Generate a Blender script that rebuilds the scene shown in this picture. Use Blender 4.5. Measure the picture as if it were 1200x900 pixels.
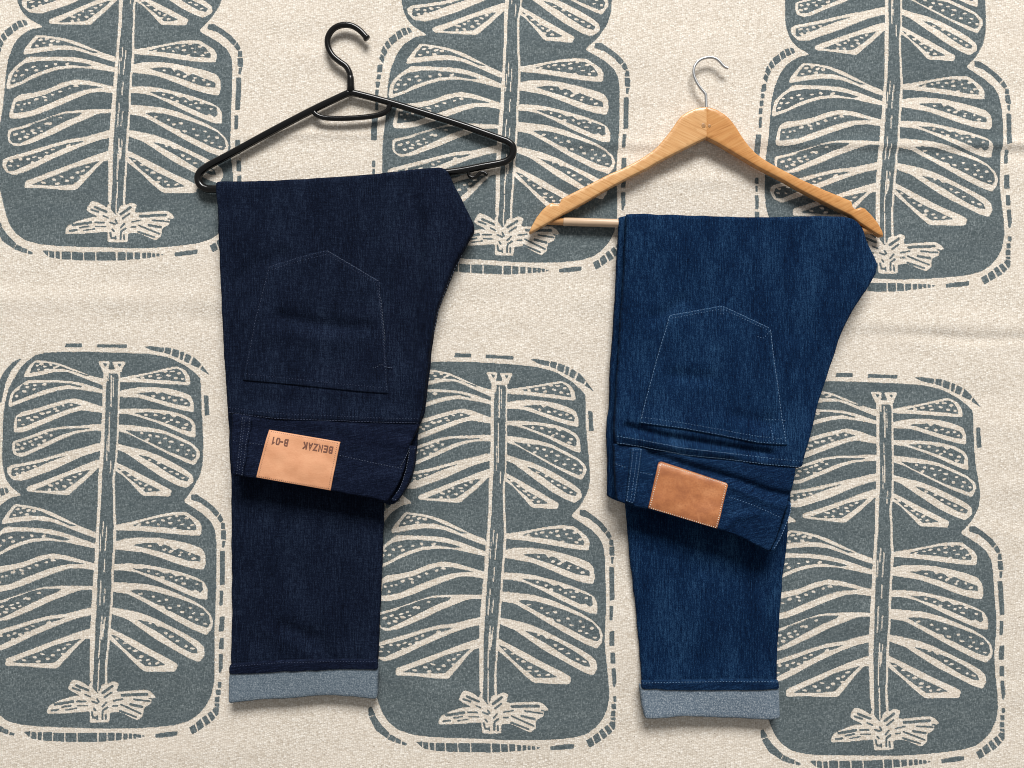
import bpy, math, random
import numpy as np
from mathutils import Vector
from mathutils.geometry import delaunay_2d_cdt

random.seed(4); rng = np.random.default_rng(11)
S = 0.0010667            # metres per photograph pixel on the rug
H = 1.05                 # camera height above the rug, metres
HM = H * 1000.0

# ------------------------------------------------------------------ camera, world, light, exposure
sc = bpy.context.scene
for o in list(bpy.data.objects): bpy.data.objects.remove(o)
cam_d = bpy.data.cameras.new('camera'); cam = bpy.data.objects.new('camera', cam_d)
sc.collection.objects.link(cam); sc.camera = cam
cam.location = (0, 0, H); cam.rotation_euler = (0, 0, 0)
cam_d.sensor_width = 36.0; cam_d.lens = 36.0 * H / (1200 * S)
cam_d.clip_start = 0.05; cam_d.clip_end = 50

world = bpy.data.worlds.new('World'); sc.world = world; world.use_nodes = True
bg = world.node_tree.nodes['Background']
bg.inputs[0].default_value = (1.0, 0.985, 0.965, 1); bg.inputs[1].default_value = 0.28

def area(name, loc, target, sx, sy, power, col):
    l = bpy.data.lights.new(name, 'AREA'); l.shape = 'RECTANGLE'; l.size = sx; l.size_y = sy
    l.energy = power; l.color = col
    o = bpy.data.objects.new(name, l); sc.collection.objects.link(o); o.location = loc
    d = Vector(target) - Vector(loc); o.rotation_euler = d.to_track_quat('-Z', 'Y').to_euler()
    return o
area('window_light', (0.8, 5.9, 4.7), (0.05, -0.1, 0), 4.0, 2.3, 900, (1.0, 0.983, 0.957))

sc.view_settings.view_transform = 'Standard'; sc.view_settings.look = 'None'
sc.view_settings.exposure = 0.0; sc.view_settings.gamma = 1.0
sc.view_settings.use_curve_mapping = False
sc.render.engine = 'CYCLES'; sc.cycles.pixel_filter_type = 'BLACKMAN_HARRIS'; sc.cycles.filter_width = 1.0
sc.render.resolution_x = 1024; sc.render.resolution_y = 768

# ------------------------------------------------------------------ helpers
def link(o, parent=None):
    sc.collection.objects.link(o)
    if parent: o.parent = parent
    return o
def thing(name, label, cat):
    o = link(bpy.data.objects.new(name, None)); o['label'] = label; o['category'] = cat
    o.empty_display_size = 0.02
    return o
def toworld(xy, z):
    """flat pixel units (x right, y down) and millimetres -> metres"""
    xy = np.asarray(xy, float); z = np.asarray(z, float)
    out = np.empty((len(xy), 3)); out[:, 0] = (xy[:, 0] - 600) * S; out[:, 1] = (450 - xy[:, 1]) * S; out[:, 2] = z / 1000.0
    return out
def W(pts, z):
    """where a point seen at a photo pixel stands when it lies z mm above the rug"""
    p = np.asarray(pts, float); k = 1 - z / HM
    return np.array([600, 450]) + (p - np.array([600, 450])) * k
def mesh_obj(name, co, faces, mat, parent=None, smooth=True):
    me = bpy.data.meshes.new(name); me.from_pydata([tuple(c) for c in co], [], [tuple(f) for f in faces]); me.update()
    if smooth: me.polygons.foreach_set('use_smooth', [True] * len(me.polygons))
    me.materials.append(mat)
    return link(bpy.data.objects.new(name, me), parent)

def inside(poly, pts):
    poly = np.asarray(poly); x, y = pts[:, 0], pts[:, 1]; r = np.zeros(len(pts), bool)
    n = len(poly)
    for i in range(n):
        x1, y1 = poly[i]; x2, y2 = poly[(i + 1) % n]
        if y1 == y2: continue
        c = ((y1 > y) != (y2 > y)) & (x < (x2 - x1) * (y - y1) / (y2 - y1) + x1)
        r ^= c
    return r
def dist_poly(poly, pts, closed=True):
    poly = np.asarray(poly, float); d = np.full(len(pts), 1e9)
    n = len(poly)
    for i in range(n if closed else n - 1):
        a = poly[i]; b = poly[(i + 1) % n]; ab = b - a; L = (ab ** 2).sum()
        if L == 0: continue
        t = np.clip(((pts - a) @ ab) / L, 0, 1)
        q = pts - (a + t[:, None] * ab); d = np.minimum(d, np.hypot(q[:, 0], q[:, 1]))
    return d
def chaikin(p, it=1, closed=True, cut=.10):
    p = np.asarray(p, float)
    for _ in range(it):
        if closed:
            q = np.roll(p, -1, 0); a = (1 - cut) * p + cut * q; b = cut * p + (1 - cut) * q
            p = np.stack([a, b], 1).reshape(-1, 2)
        else:
            q = p[1:]; r = p[:-1]; a = .75 * r + .25 * q; b = .25 * r + .75 * q
            p = np.vstack([p[:1], np.stack([a, b], 1).reshape(-1, 2), p[-1:]])
    return p
def resample(p, step, closed=True):
    p = np.asarray(p, float)
    if closed: p = np.vstack([p, p[:1]])
    seg = np.hypot(*np.diff(p, axis=0).T); cum = np.concatenate([[0], np.cumsum(seg)])
    n = max(3, int(round(cum[-1] / step)))
    t = np.linspace(0, cum[-1], n + 1)
    if closed: t = t[:-1]
    return np.stack([np.interp(t, cum, p[:, 0]), np.interp(t, cum, p[:, 1])], 1)
def catmull(p, n=8):
    p = np.asarray(p, float); e = np.vstack([2 * p[0] - p[1], p, 2 * p[-1] - p[-2]]); out = []
    for i in range(1, len(e) - 2):
        a, b, c, d = e[i - 1], e[i], e[i + 1], e[i + 2]
        for t in np.linspace(0, 1, n, endpoint=False):
            out.append(.5 * (2 * b + (c - a) * t + (2 * a - 5 * b + 4 * c - d) * t * t + (3 * b - a - 3 * c + d) * t ** 3))
    out.append(p[-1]); return np.array(out)

# smooth value noise, used for cloth relief
class Noise:
    def __init__(s, seed): s.t = np.random.default_rng(seed).uniform(-1, 1, (64, 64))
    def __call__(s, x, y):
        xi = np.floor(x).astype(int); yi = np.floor(y).astype(int); fx = x - xi; fy = y - yi
        fx = fx * fx * (3 - 2 * fx); fy = fy * fy * (3 - 2 * fy); t = s.t
        a = t[yi % 64, xi % 64]; b = t[yi % 64, (xi + 1) % 64]; c = t[(yi + 1) % 64, xi % 64]; d = t[(yi + 1) % 64, (xi + 1) % 64]
        return (a * (1 - fx) + b * fx) * (1 - fy) + (c * (1 - fx) + d * fx) * fy

NOI = Noise(77)
def asfun(f): return f if callable(f) else (lambda x, y: np.full(np.shape(x), float(f)))
def slab(name, outline, ztop, zbot, r, mat, parent, spacing=3.2, smooth_it=1, step=2.0):
    """closed cloth / board piece: outline in flat px, heights in mm (functions or numbers), rounded rim"""
    ztop, zbot = asfun(ztop), asfun(zbot)
    ol = chaikin(outline, smooth_it) if smooth_it else np.asarray(outline, float)
    ol = resample(ol, step) if smooth_it else resample_keep(ol, step)
    if smooth_it and len(ol) > 60:                       # cloth edges are never ruler-straight
        c_ = NOI(ol[:, 0] / 13 + len(name), ol[:, 1] / 13); d_ = NOI(ol[:, 0] / 5 + 9, ol[:, 1] / 5 + len(name))
        ol = ol + np.stack([.5 * c_ + .22 * d_, .45 * np.roll(c_, 7) + .2 * np.roll(d_, 3)], 1)
    area2 = (ol[:, 0] * np.roll(ol[:, 1], -1) - np.roll(ol[:, 0], -1) * ol[:, 1]).sum()
    if area2 < 0: ol = ol[::-1]
    pts = [ol]
    tan = np.roll(ol, -1, 0) - np.roll(ol, 1, 0); tan /= np.maximum(np.hypot(tan[:, 0], tan[:, 1]), 1e-6)[:, None]
    nrm = np.stack([-tan[:, 1], tan[:, 0]], 1)
    offs = [r * .12, r * .4, r * .8]
    for d in offs:
        q = ol + nrm * d
        ok = inside(ol, q); q = q[ok]; dd = dist_poly(ol, q); q = q[dd > d * .93]; pts.append(q)
    mn, mx = ol.min(0), ol.max(0)
    gx = np.arange(mn[0], mx[0], spacing); gy = np.arange(mn[1], mx[1], spacing)
    g = np.stack(np.meshgrid(gx, gy), -1).reshape(-1, 2); g = g + rng.uniform(-.2, .2, g.shape) * spacing
    g = g[inside(ol, g)]; g = g[dist_poly(ol, g) > max(r * .8 + spacing * .5, spacing * .5)]
    pts.append(g)
    allp = np.vstack(pts); n = len(ol)
    v, e, f, _, _, _ = delaunay_2d_cdt([Vector(p) for p in allp], [(i, (i + 1) % n) for i in range(n)], [], 1, 1e-4)
    V = np.array([(a.x, a.y) for a in v])
    cen = np.array([V[list(t)].mean(0) for t in f]); keep = inside(ol, cen)
    f = [t for t, k in zip(f, keep) if k]
    d = dist_poly(ol, V); d[d < 1e-3] = 0
    zt = ztop(V[:, 0], V[:, 1]); zb = zbot(V[:, 0], V[:, 1])
    half = (zt - zb) / 2; rmm = np.minimum(r * S * 1000 * 1.0, 1e9)
    u = np.clip(1 - d / r, 0, 1); drop = 1 - np.sqrt(np.maximum(0, 1 - u * u))
    hd = np.minimum(half, max(r * 1.0667 * 1.2, .4))
    zt2 = zt - drop * hd; zb2 = zb + drop * np.minimum(half, hd * .8)
    co = np.vstack([toworld(V, zt2), toworld(V, zb2)]); N = len(V)
    faces = []
    edges = {}
    for t in f:
        a, b, c = t
        # y is flipped, so orientation flips as well
        cr = (V[b] - V[a])[0] * (V[c] - V[a])[1] - (V[b] - V[a])[1] * (V[c] - V[a])[0]
        t = (a, c, b) if cr > 0 else (a, b, c)
        faces.append(t); faces.append((t[0] + N, t[2] + N, t[1] + N))
        for i in range(3):
            k = (t[i], t[(i + 1) % 3]); edges[k] = edges.get(k, 0) + 1
    for (a, b) in edges:
        if (b, a) not in edges: faces.append((b, a, a + N, b + N))
    o = mesh_obj(name, co, faces, mat, parent)
    if name in ('back_pocket', 'belt_loop', 'hem_band'):      # abraded dye along raised seam edges
        a = o.data.attributes.new('wear', 'FLOAT', 'POINT'); w_ = np.exp(-d / 1.8); a.data.foreach_set('value', np.concatenate([w_, w_]).astype(np.float32))
    return o
def resample_keep(p, step):
    out = []
    for i in range(len(p)):
        a, b = p[i], p[(i + 1) % len(p)]; L = np.hypot(*(b - a)); n = max(1, int(L / step))
        for k in range(n): out.append(a + (b - a) * k / n)
    return np.array(out)

def tube(name, path, rad, mat, parent, seg=14, caps=True, flat=1.0):
    """path: list of (x px, y px, z mm) already in flat units; rad in mm (number or list)"""
    p = np.asarray(path, float); P = toworld(p[:, :2], p[:, 2]); n = len(P)
    R = (np.full(n, rad) if np.isscalar(rad) else np.asarray(rad, float)) / 1000
    up = np.array([0, 0, 1.0]); co = []; faces = []
    for i in range(n):
        t = P[min(i + 1, n - 1)] - P[max(i - 1, 0)]; t /= np.linalg.norm(t)
        s = np.cross(t, up); s /= max(np.linalg.norm(s), 1e-9); u = np.cross(s, t)
        for k in range(seg):
            a = 2 * math.pi * k / seg; co.append(P[i] + R[i] * (math.cos(a) * s + math.sin(a) * u * flat))
    for i in range(n - 1):
        for k in range(seg):
            a = i * seg + k; b = i * seg + (k + 1) % seg; faces.append((a, b, b + seg, a + seg))
    if caps:
        faces.append(tuple(range(seg))[::-1]); faces.append(tuple((n - 1) * seg + k for k in range(seg)))
    co = np.array(co); 
    o = mesh_obj(name, co, faces, mat, parent)
    return o
def z3(path, z):
    p = np.asarray(path, float); zz = np.full(len(p), z) if np.isscalar(z) else np.asarray(z, float)
    return np.column_stack([p, zz])

# ------------------------------------------------------------------ materials
class NT:
    def __init__(s, name):
        s.m = bpy.data.materials.new(name); s.m.use_nodes = True; s.t = s.m.node_tree; s.b = s.t.nodes['Principled BSDF']
        g = s.n('ShaderNodeNewGeometry'); mp = s.n('ShaderNodeVectorMath', operation='SCALE'); mp.inputs['Scale'].default_value = 1 / S
        s.l(g.outputs['Position'], mp.inputs[0]); s.pos = mp.outputs[0]        # position in photo-pixel units
    def n(s, t, **k):
        o = s.t.nodes.new(t)
        for a, b in k.items(): setattr(o, a, b)
        return o
    def l(s, a, b): s.t.links.new(a, b)
    def val(s, sock, v):
        if hasattr(v, 'is_linked') or isinstance(v, bpy.types.NodeSocket): s.l(v, sock)
        else: sock.default_value = v
    def math(s, op, a, b=0.0, c=None, clamp=False):
        o = s.n('ShaderNodeMath', operation=op); o.use_clamp = clamp
        s.val(o.inputs[0], a); s.val(o.inputs[1], b)
        if c is not None: s.val(o.inputs[2], c)
        return o.outputs[0]
    def mapping(s, scale=(1, 1, 1), rot=0.0, loc=(0, 0, 0), src=None):
        o = s.n('ShaderNodeMapping'); o.inputs['Scale'].default_value = scale; o.inputs['Location'].default_value = loc
        o.inputs['Rotation'].default_value = (0, 0, 0)
        if rot:
            q = s.n('ShaderNodeMapping'); q.inputs['Rotation'].default_value = (0, 0, rot); s.l(src or s.pos, q.inputs[0]); s.l(q.outputs[0], o.inputs[0])
        else: s.l(src or s.pos, o.inputs[0])
        return o.outputs[0]
    def noise(s, scale, rot=0.0, detail=2.0, rough=.5, loc=(0, 0, 0), dist=0.0):
        o = s.n('ShaderNodeTexNoise'); o.inputs['Scale'].default_value = 1; o.inputs['Detail'].default_value = detail
        o.inputs['Roughness'].default_value = rough; o.inputs['Distortion'].default_value = dist
        s.l(s.mapping(scale, rot, loc), o.inputs['Vector']); return o.outputs['Fac']
    def ramp(s, f, stops):
        o = s.n('ShaderNodeValToRGB'); cr = o.color_ramp
        while len(cr.elements) < len(stops): cr.elements.new(.5)
        for e, (p, c) in zip(cr.elements, stops): e.position = p; e.color = (*c, 1) if len(c) == 3 else c
        s.l(f, o.inputs[0]); return o.outputs[0]
    def mix(s, f, a, b, mode='MIX'):
        o = s.n('ShaderNodeMix', data_type='RGBA', blend_type=mode); s.val(o.inputs[0], f)
        for i, v in ((6, a), (7, b)):
            if isinstance(v, tuple): o.inputs[i].default_value = (*v, 1)
            else: s.l(v, o.inputs[i])
        return o.outputs[2]
    def bump(s, h, dist_mm, strength=1.0, prev=None):
        o = s.n('ShaderNodeBump'); o.inputs['Strength'].default_value = strength; o.inputs['Distance'].default_value = dist_mm / 1000
        s.l(h, o.inputs['Height'])
        if prev: s.l(prev, o.inputs['Normal'])
        return o.outputs[0]
    def fin(s, color=None, rough=.6, normal=None, spec=.5):
        if color is not None:
            if isinstance(color, tuple): s.b.inputs['Base Color'].default_value = (*color, 1)
            else: s.l(color, s.b.inputs['Base Color'])
        s.val(s.b.inputs['Roughness'], rough); s.b.inputs['Specular IOR Level'].default_value = spec
        if normal: s.l(normal, s.b.inputs['Normal'])
        return s.m

def srgb(r, g, b):
    f = lambda c: (c / 255 / 12.92) if c / 255 <= .04045 else ((c / 255 + .055) / 1.055) ** 2.4
    return (f(r), f(g), f(b))

def mat_rug():
    t = NT('woven_cotton_rug')
    at = t.n('ShaderNodeAttribute', attribute_name='print')
    # weave: irregular little thread cells, wider than tall
    wob = t.noise((.06, .06, 0), detail=2)
    vo = t.n('ShaderNodeTexVoronoi'); vo.feature = 'F1'; vo.inputs['Scale'].default_value = 1; vo.inputs['Randomness'].default_value = .5
    t.l(t.mapping((.40, .60, 0), rot=.10), vo.inputs['Vector'])
    cell = vo.outputs['Distance']; cellcol = vo.outputs['Color']
    sep = t.n('ShaderNodeSeparateColor'); t.l(cellcol, sep.inputs[0])
    rnd = sep.outputs[0]
    n1 = t.noise((.9, .9, 0), detail=2)
    thr = t.math('ADD', at.outputs['Fac'], t.math('MULTIPLY', t.math('SUBTRACT', rnd, .5), .34))
    thr = t.math('ADD', thr, t.math('MULTIPLY', t.math('SUBTRACT', n1, .5), .45))
    n2_ = t.noise((.11, .13, 0), detail=3, loc=(70, 20, 0)); thr = t.math('ADD', thr, t.math('MULTIPLY', t.math('SUBTRACT', n2_, .5), .3))
    mask = t.math('MULTIPLY_ADD', t.math('SUBTRACT', thr, .545), 3.4, .5, clamp=True)
    # cream yarn
    blot = t.noise((.012, .016, 0), detail=3)
    cream = t.ramp(rnd, [(0, (.60, .535, .450)), (.2, (.73, .670, .585)), (.75, (.80, .745, .660)), (1, (.88, .835, .765))])
    cream = t.mix(t.math('MULTIPLY', t.math('SUBTRACT', cell, .30), 1.35, clamp=True), cream, (.36, .295, .225))
    cream = t.mix(t.ramp(blot, [(.35, (0, 0, 0)), (.75, (.3, .3, .3))]), cream, (.74, .655, .565))
    wf = t.noise((.10, .5, 0), .04, detail=2, rough=.6, loc=(3, 50, 0))
    cream = t.mix(t.math('MULTIPLY', t.ramp(wf, [(.36, (1, 1, 1)), (.52, (0, 0, 0))]), .22), cream, (.50, .43, .35))
    neps = t.noise((.33, .33, 0), detail=0, loc=(31, 7, 0))
    cream = t.mix(t.ramp(neps, [(.80, (0, 0, 0)), (.84, (.55, .55, .55))]), cream, (.22, .17, .13))
    # slate yarn with pale warp showing through as fine upright flecks
    warp = t.noise((.62, .25, 0), detail=1, loc=(5, 3, 0))
    grey = t.ramp(rnd, [(0, (.078, .101, .109)), (.5, (.106, .132, .140)), (1, (.145, .174, .182))])
    ink = t.noise((.02, .02, 0), detail=4, rough=.65, loc=(13, 2, 0))
    warp = t.math('ADD', warp, t.math('MULTIPLY', t.math('SUBTRACT', ink, .5), .35))
    fl = t.math('MULTIPLY', t.ramp(warp, [(.52, (0, 0, 0)), (.74, (1, 1, 1))]), .5)
    grey = t.mix(fl, grey, (.33, .375, .385))
    grey = t.mix(t.math('MULTIPLY', t.math('SUBTRACT', cell, .3), .9, clamp=True), grey, (.05, .066, .07))
    tone = t.noise((.008, .06, 0), detail=2)
    grey = t.mix(t.ramp(tone, [(.4, (0, 0, 0)), (.8, (.35, .35, .35))]), grey, (.07, .092, .107))
    col = t.mix(mask, cream, grey)
    h = t.math('SUBTRACT', t.math('MULTIPLY', rnd, .35), cell)
    nb = t.bump(h, .45, .6)
    return t.fin(col, .92, nb, .15)

def mat_denim(name, dark, mid, light, rot=0.0, fade=.5, cross=.5, vfreq=.68):
    t = NT(name)
    slub = t.noise((vfreq, .040, 0), rot, detail=3, rough=.7)
    slub2 = t.noise((vfreq * 1.25, .16, 0), rot, detail=2, rough=.6, loc=(9, 4, 0))
    weft = t.noise((.09, .6, 0), rot, detail=2, rough=.6, loc=(2, 17, 0))
    grain = t.noise((.82, .68, 0), rot + .6, detail=1, loc=(1, 2, 0))
    wear = t.noise((.034, .009, 0), rot, detail=3, rough=.55, loc=(3, 8, 0))
    f = t.math('ADD', t.math('MULTIPLY', slub, .46), t.math('MULTIPLY', slub2, .36))
    f = t.math('ADD', f, t.math('MULTIPLY', weft, .26 * cross))
    f = t.math('ADD', f, t.math('MULTIPLY', grain, .36))
    f = t.math('ADD', f, t.math('MULTIPLY', t.math('SUBTRACT', wear, .5), fade))
    f = t.math('SUBTRACT', f, .09 + .13 * cross)
    c = t.ramp(f, [(.33, dark), (.50, mid), (.80, light)])
    pale = t.noise((.62, .14, 0), rot, detail=1, loc=(41, 3, 0))
    c = t.mix(t.math('MULTIPLY', t.ramp(pale, [(.66, (0, 0, 0)), (.82, (1, 1, 1))]), .42), c, light)
    wa = t.n('ShaderNodeAttribute', attribute_name='wear'); wn = t.noise((.22, .22, 0), detail=3, loc=(6, 60, 0))
    c = t.mix(t.math('MULTIPLY', t.math('MULTIPLY', wa.outputs['Fac'], t.ramp(wn, [(.38, (0, 0, 0)), (.62, (1, 1, 1))])), .2 + .8 * light[2]), c, light)
    h = t.math('ADD', t.math('MULTIPLY', grain, .7), t.math('MULTIPLY', slub2, .5))
    nb = t.bump(h, .5, .7)
    return t.fin(c, .9, nb, .06)
def mat_cuff(name, lo, mi, hi):
    t = NT(name)
    g = t.noise((.62, .55, 0), .6, detail=2, rough=.7)
    w = t.noise((.12, .6, 0), 0, detail=2, loc=(4, 4, 0)); v = t.noise((.6, .10, 0), 0, detail=2, loc=(8, 1, 0))
    f = t.math('ADD', t.math('MULTIPLY', g, .6), t.math('ADD', t.math('MULTIPLY', w, .22), t.math('MULTIPLY', v, .18)))
    c = t.ramp(f, [(.30, lo), (.5, mi), (.72, hi)])
    return t.fin(c, .9, t.bump(g, .5, .7), .1)
def mat_leather(name, base, dark, lite, spots=.3, rough=.5):
    t = NT(name)
    a = t.noise((.035, .05, 0), .2, detail=4, rough=.6); b = t.noise((.5, .5, 0), 0, detail=3); w = t.noise((.09, .022, 0), -.25, detail=2, loc=(7, 7, 0), dist=.6)
    c = t.ramp(a, [(.3, dark), (.52, base), (.72, lite)])
    c = t.mix(t.math('MULTIPLY', t.ramp(b, [(.45, (0, 0, 0)), (.75, (1, 1, 1))]), spots), c, dark)
    c = t.mix(t.math('MULTIPLY', t.ramp(w, [(.6, (0, 0, 0)), (.72, (1, 1, 1))]), spots), c, lite)
    return t.fin(c, rough, t.bump(t.math('ADD', b, t.math('MULTIPLY', w, .8)), .35, .5), .4)
def mat_wood(name, rot, base, dark, lite):
    t = NT(name)
    g = t.noise((.022, .42, 0), rot, detail=4, rough=.6, dist=.4); f = t.noise((.05, 1.3, 0), rot, detail=2, loc=(3, 9, 0)); bl = t.noise((.03, .03, 0), 0, detail=2)
    c = t.ramp(t.math('ADD', t.math('MULTIPLY', g, .7), t.math('MULTIPLY', f, .3)), [(.33, dark), (.5, base), (.68, lite)])
    c = t.mix(t.ramp(bl, [(.5, (0, 0, 0)), (.75, (.5, .5, .5))]), c, lite)
    ds = t.noise((.09, .2, 0), rot, detail=1, loc=(11, 1, 0))
    c = t.mix(t.ramp(ds, [(.66, (0, 0, 0)), (.74, (.35, .35, .35))]), c, dark)
    return t.fin(c, .27, t.bump(f, .06, .5), .55)
def mat_plain(name, col, rough=.5, metal=0.0, spec=.5, n=0.0, freq=.4):
    t = NT(name)
    k = t.noise((freq, freq, 0), 0, detail=3)
    c = t.ramp(k, [(.3, tuple(x * (1 - n) for x in col)), (.7, tuple(min(1, x * (1 + n)) for x in col))])
    m = t.fin(c, rough, None if metal else t.bump(k, .05, .4), spec); t.b.inputs['Metallic'].default_value = metal
    return m

# ------------------------------------------------------------------ rug print: one hand-drawn motif, traced once, repeated with the cloth's own distortion
FR = {'A': (0, 390, .25, 'BL'), 'B': (0, 560, .25, 'BL'), 'C': (0, 675, .25, 'BL'), 'Q': (45, 790, .125, 'BL'),
      'D': (0, 0, .25, 'TL'), 'E': (0, 170, .25, 'TL'), 'K': (880, 0, .26667, 'TR'), 'L': (880, 160, .26667, 'TR'),
      'F': (420, 0, .28333, 'TM'), 'J': (430, 675, .25, 'BM'), 'O': (880, 660, .26667, 'BR')}
LM = {
'BL': dict(nL=(24.2,580.5), nR=(214.5,588), T1=(135,618.8), R1t=(216,600.5), R1=(233.8,627.5), R2=(238,667.5), R3=(241,703), R4=(249.2,730),
   R6r=(202,787.5), R6l=(168.8,787), L1=(1.2,613.8), L6=(5,775), L6r=(66.2,783.2), rl=(55,836.2), rr=(181.2,818), bL=(104.5,847.5), bR=(127,847), pb=(115.8,855),
   fL=(113.8,423.2), fR=(146.8,423.8), U1=(221.2,451.2), U2=(226.2,483.8), U3=(227.5,512.5), U4=(227.5,545.5), U5=(217.5,571), U6l=(167.5,581), U6r=(198.8,581),
   V6=(30.5,575), V6r=(79.5,580.5), V5=(22.5,563.8), V4=(23.8,535), d3=(245,440), d2=(111.8,406)),
'TL': dict(nL=(50,30.5), nR=(233,35.8), T1=(155.5,60), R1t=(231,47.5), R1=(252,72), R2=(255.5,111), R3=(258,144.5), R4=(267,170), R6r=(226,225.5), R6l=(190,225),
   L1=(27,63), L6=(27.5,214.5), L6r=(88,222), rl=(76,273), rr=(203,254.5), bL=(125.8,283.8), bR=(148.8,283.8), pb=(137.5,290.5),
   V6=(57.5,26.2), V6r=(105,28.2), U6l=(188.8,28.2), U6r=(217.5,28), U5=(238.8,19.5), V5=(42.5,14.5)),
'TM': dict(nL=(501.3,39.7), nR=(684.9,58.1), T1=(609.3,80.8), R1t=(686.3,68.9), R1=(705.6,94.9), R2=(711.3,133.2), R3=(713.3,166.6), R4=(720.9,189.8),
   L1=(475.8,73.1), rr=(655.5,273.8), bL=(580.5,298.8), bR=(601.8,299.2), pb=(591,307), V6=(507,36.3), V6r=(558.8,40.5), U6l=(638.2,46.8), U6r=(670.8,48.7), U5=(693.4,41), V5=(495,24)),
'BM': dict(fL=(570,436.2), fR=(601.2,437.5), U1=(673.8,469.5), U2=(677.5,501.2), U3=(680,530.5), U4=(682.5,562.5), U5=(673.8,588.8), U6l=(623.8,595), U6r=(652.5,596.2),
   V6=(490,585), V6r=(538.8,589.5), d3=(696.2,459.5), d2=(568.2,418.2), nL=(483.2,589.5), nR=(668.8,605), T1=(592.5,628.8), R1t=(671.2,617.5), R1=(689.5,645), R2=(695,684.5), R3=(698.8,720), R4=(706.2,746.2),
   L1=(458.2,624.5), R6l=(625,800), R6r=(664.5,802.5), L6=(463.2,786.2), L6r=(525,795.8), rl=(514.5,848.8), rr=(642.5,832), bL=(565.5,860), bR=(587.5,860), pb=(577,867.5)),
'TR': dict(nL=(949.9,63.5), nR=(1132,77.9), T1=(1057.9,101.3), R1t=(1134.7,89.9), R1=(1152.8,116), R2=(1162.1,150.7), R3=(1161.3,184.5), R4=(1169.9,210.7), L1=(925.3,95.5),
   R6l=(1090.7,263.2), R6r=(1129.3,264), L6=(929.3,246.7), rr=(1106.7,291.2), bR=(1052.8,320), bL=(1030.7,320), pb=(1041.3,327.5), V6=(955.5,56.5), V6r=(1004,64), U6l=(1088.5,69.3), U6r=(1118.1,70.7),
   U5=(1137.3,64), U4=(1146.7,38.7), V5=(944,48), V4=(944,18.7)),
'BR': dict(fL=(1020.5,459.2), fR=(1052.5,460), U1=(1128.2,488.8), U2=(1133,521.8), U3=(1135,550.5), U4=(1141.2,582.5), U5=(1132.5,609.2), U6l=(1079.5,617), U6r=(1111.2,617.5), V6=(941.2,606.2), V6r=(991.2,613),
   d3=(1150.8,478), d2=(1016.8,441.2), nL=(933.8,611.2), nR=(1125.8,625), T1=(1046.8,650), R1t=(1126.2,636.2), R1=(1144.5,662.5), R2=(1152,702.5), R3=(1158,738.8), R4=(1164.2,763.8),
   R6l=(1085.3,818.7), R6r=(1122.1,818.7), L6=(921.3,811.5), L6r=(982.7,816.8), rl=(975.5,870.1), rr=(1100.8,848), bL=(1025.3,880), bR=(1048,879.2), pb=(1037.3,886.7)),
}
def tps(src, dst, lam=18.0):
    src = np.asarray(src, float); dst = np.asarray(dst, float); n = len(src)
    K = lambda r2: np.where(r2 > 0, r2 * np.log(np.maximum(r2, 1e-12)), 0)
    r2 = ((src[:, None] - src[None]) ** 2).sum(-1)
    A = np.zeros((n + 3, n + 3)); A[:n, :n] = K(r2) + lam * np.eye(n) * 30; A[:n, n] = 1; A[:n, n + 1:] = src; A[n, :n] = 1; A[n + 1:, :n] = src.T
    b = np.zeros((n + 3, 2)); b[:n] = dst; w = np.linalg.solve(A, b)
    def f(p):
        p = np.asarray(p, float); r2 = ((p[:, None] - src[None]) ** 2).sum(-1)
        return K(r2) @ w[:n] + w[n] + p @ w[n + 1:]
    return f
TOCAN = {}
for k, d in LM.items():
    ks = [q for q in d if q in LM['BL']]
    TOCAN[k] = (lambda p: np.asarray(p, float)) if k == 'BL' else tps([d[q] for q in ks], [LM['BL'][q] for q in ks])
def can(fr, pts):
    ox, oy, s, inst = FR[fr]; p = np.asarray(pts, float) * s + np.array([ox, oy]); return TOCAN[inst](p)

CX0, CY0, CS = -62, 390, 4           # canonical raster origin and pixels per photo pixel
CW, CH = (285 - CX0 + 6) * CS, (885 - CY0) * CS
canvas = np.zeros((CH, CW), np.float32)
def paint_c(poly, v, rounds=1):
    p = np.asarray(poly, float)
    if rounds: p = chaikin(p, rounds, cut=.12)
    q = (p - np.array([CX0, CY0])) * CS
    x0, y0 = np.maximum(np.floor(q.min(0)).astype(int), 0); x1, y1 = np.ceil(q.max(0)).astype(int) + 1
    x1 = min(x1, CW); y1 = min(y1, CH)
    if x1 <= x0 or y1 <= y0: return
    yy = np.arange(y0, y1) + .5; xx = np.arange(x0, x1) + .5; m = np.zeros((y1 - y0, x1 - x0), bool)
    n = len(q)
    for i in range(n):
        ax, ay = q[i]; bx, by = q[(i + 1) % n]
        if ay == by: continue
        rows = (ay > yy) != (by > yy); xi = (bx - ax) * (yy - ay) / (by - ay) + ax
        m ^= rows[:, None] & (xx[None] < xi[:, None])
    canvas[y0:y1, x0:x1][m] = v
def paint(fr, poly, v, rounds=1): paint_c(can(fr, poly), v, rounds)
def stroke(fr, x1, y1, x2, y2, w, v):
    a = np.array([x1, y1], float); b = np.array([x2, y2], float); d = b - a; L = np.hypot(*d); d = d / max(L, 1e-6); n = np.array([-d[1], d[0]]); h = w / 2
    paint(fr, [a - d * h * .6 + n * h * .6, a + n * h, b + n * h, b + d * h * .6 + n * h * .6, b + d * h * .6 - n * h * .6, b - n * h, a - n * h, a - d * h * .6 - n * h * .6], v)
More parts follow.
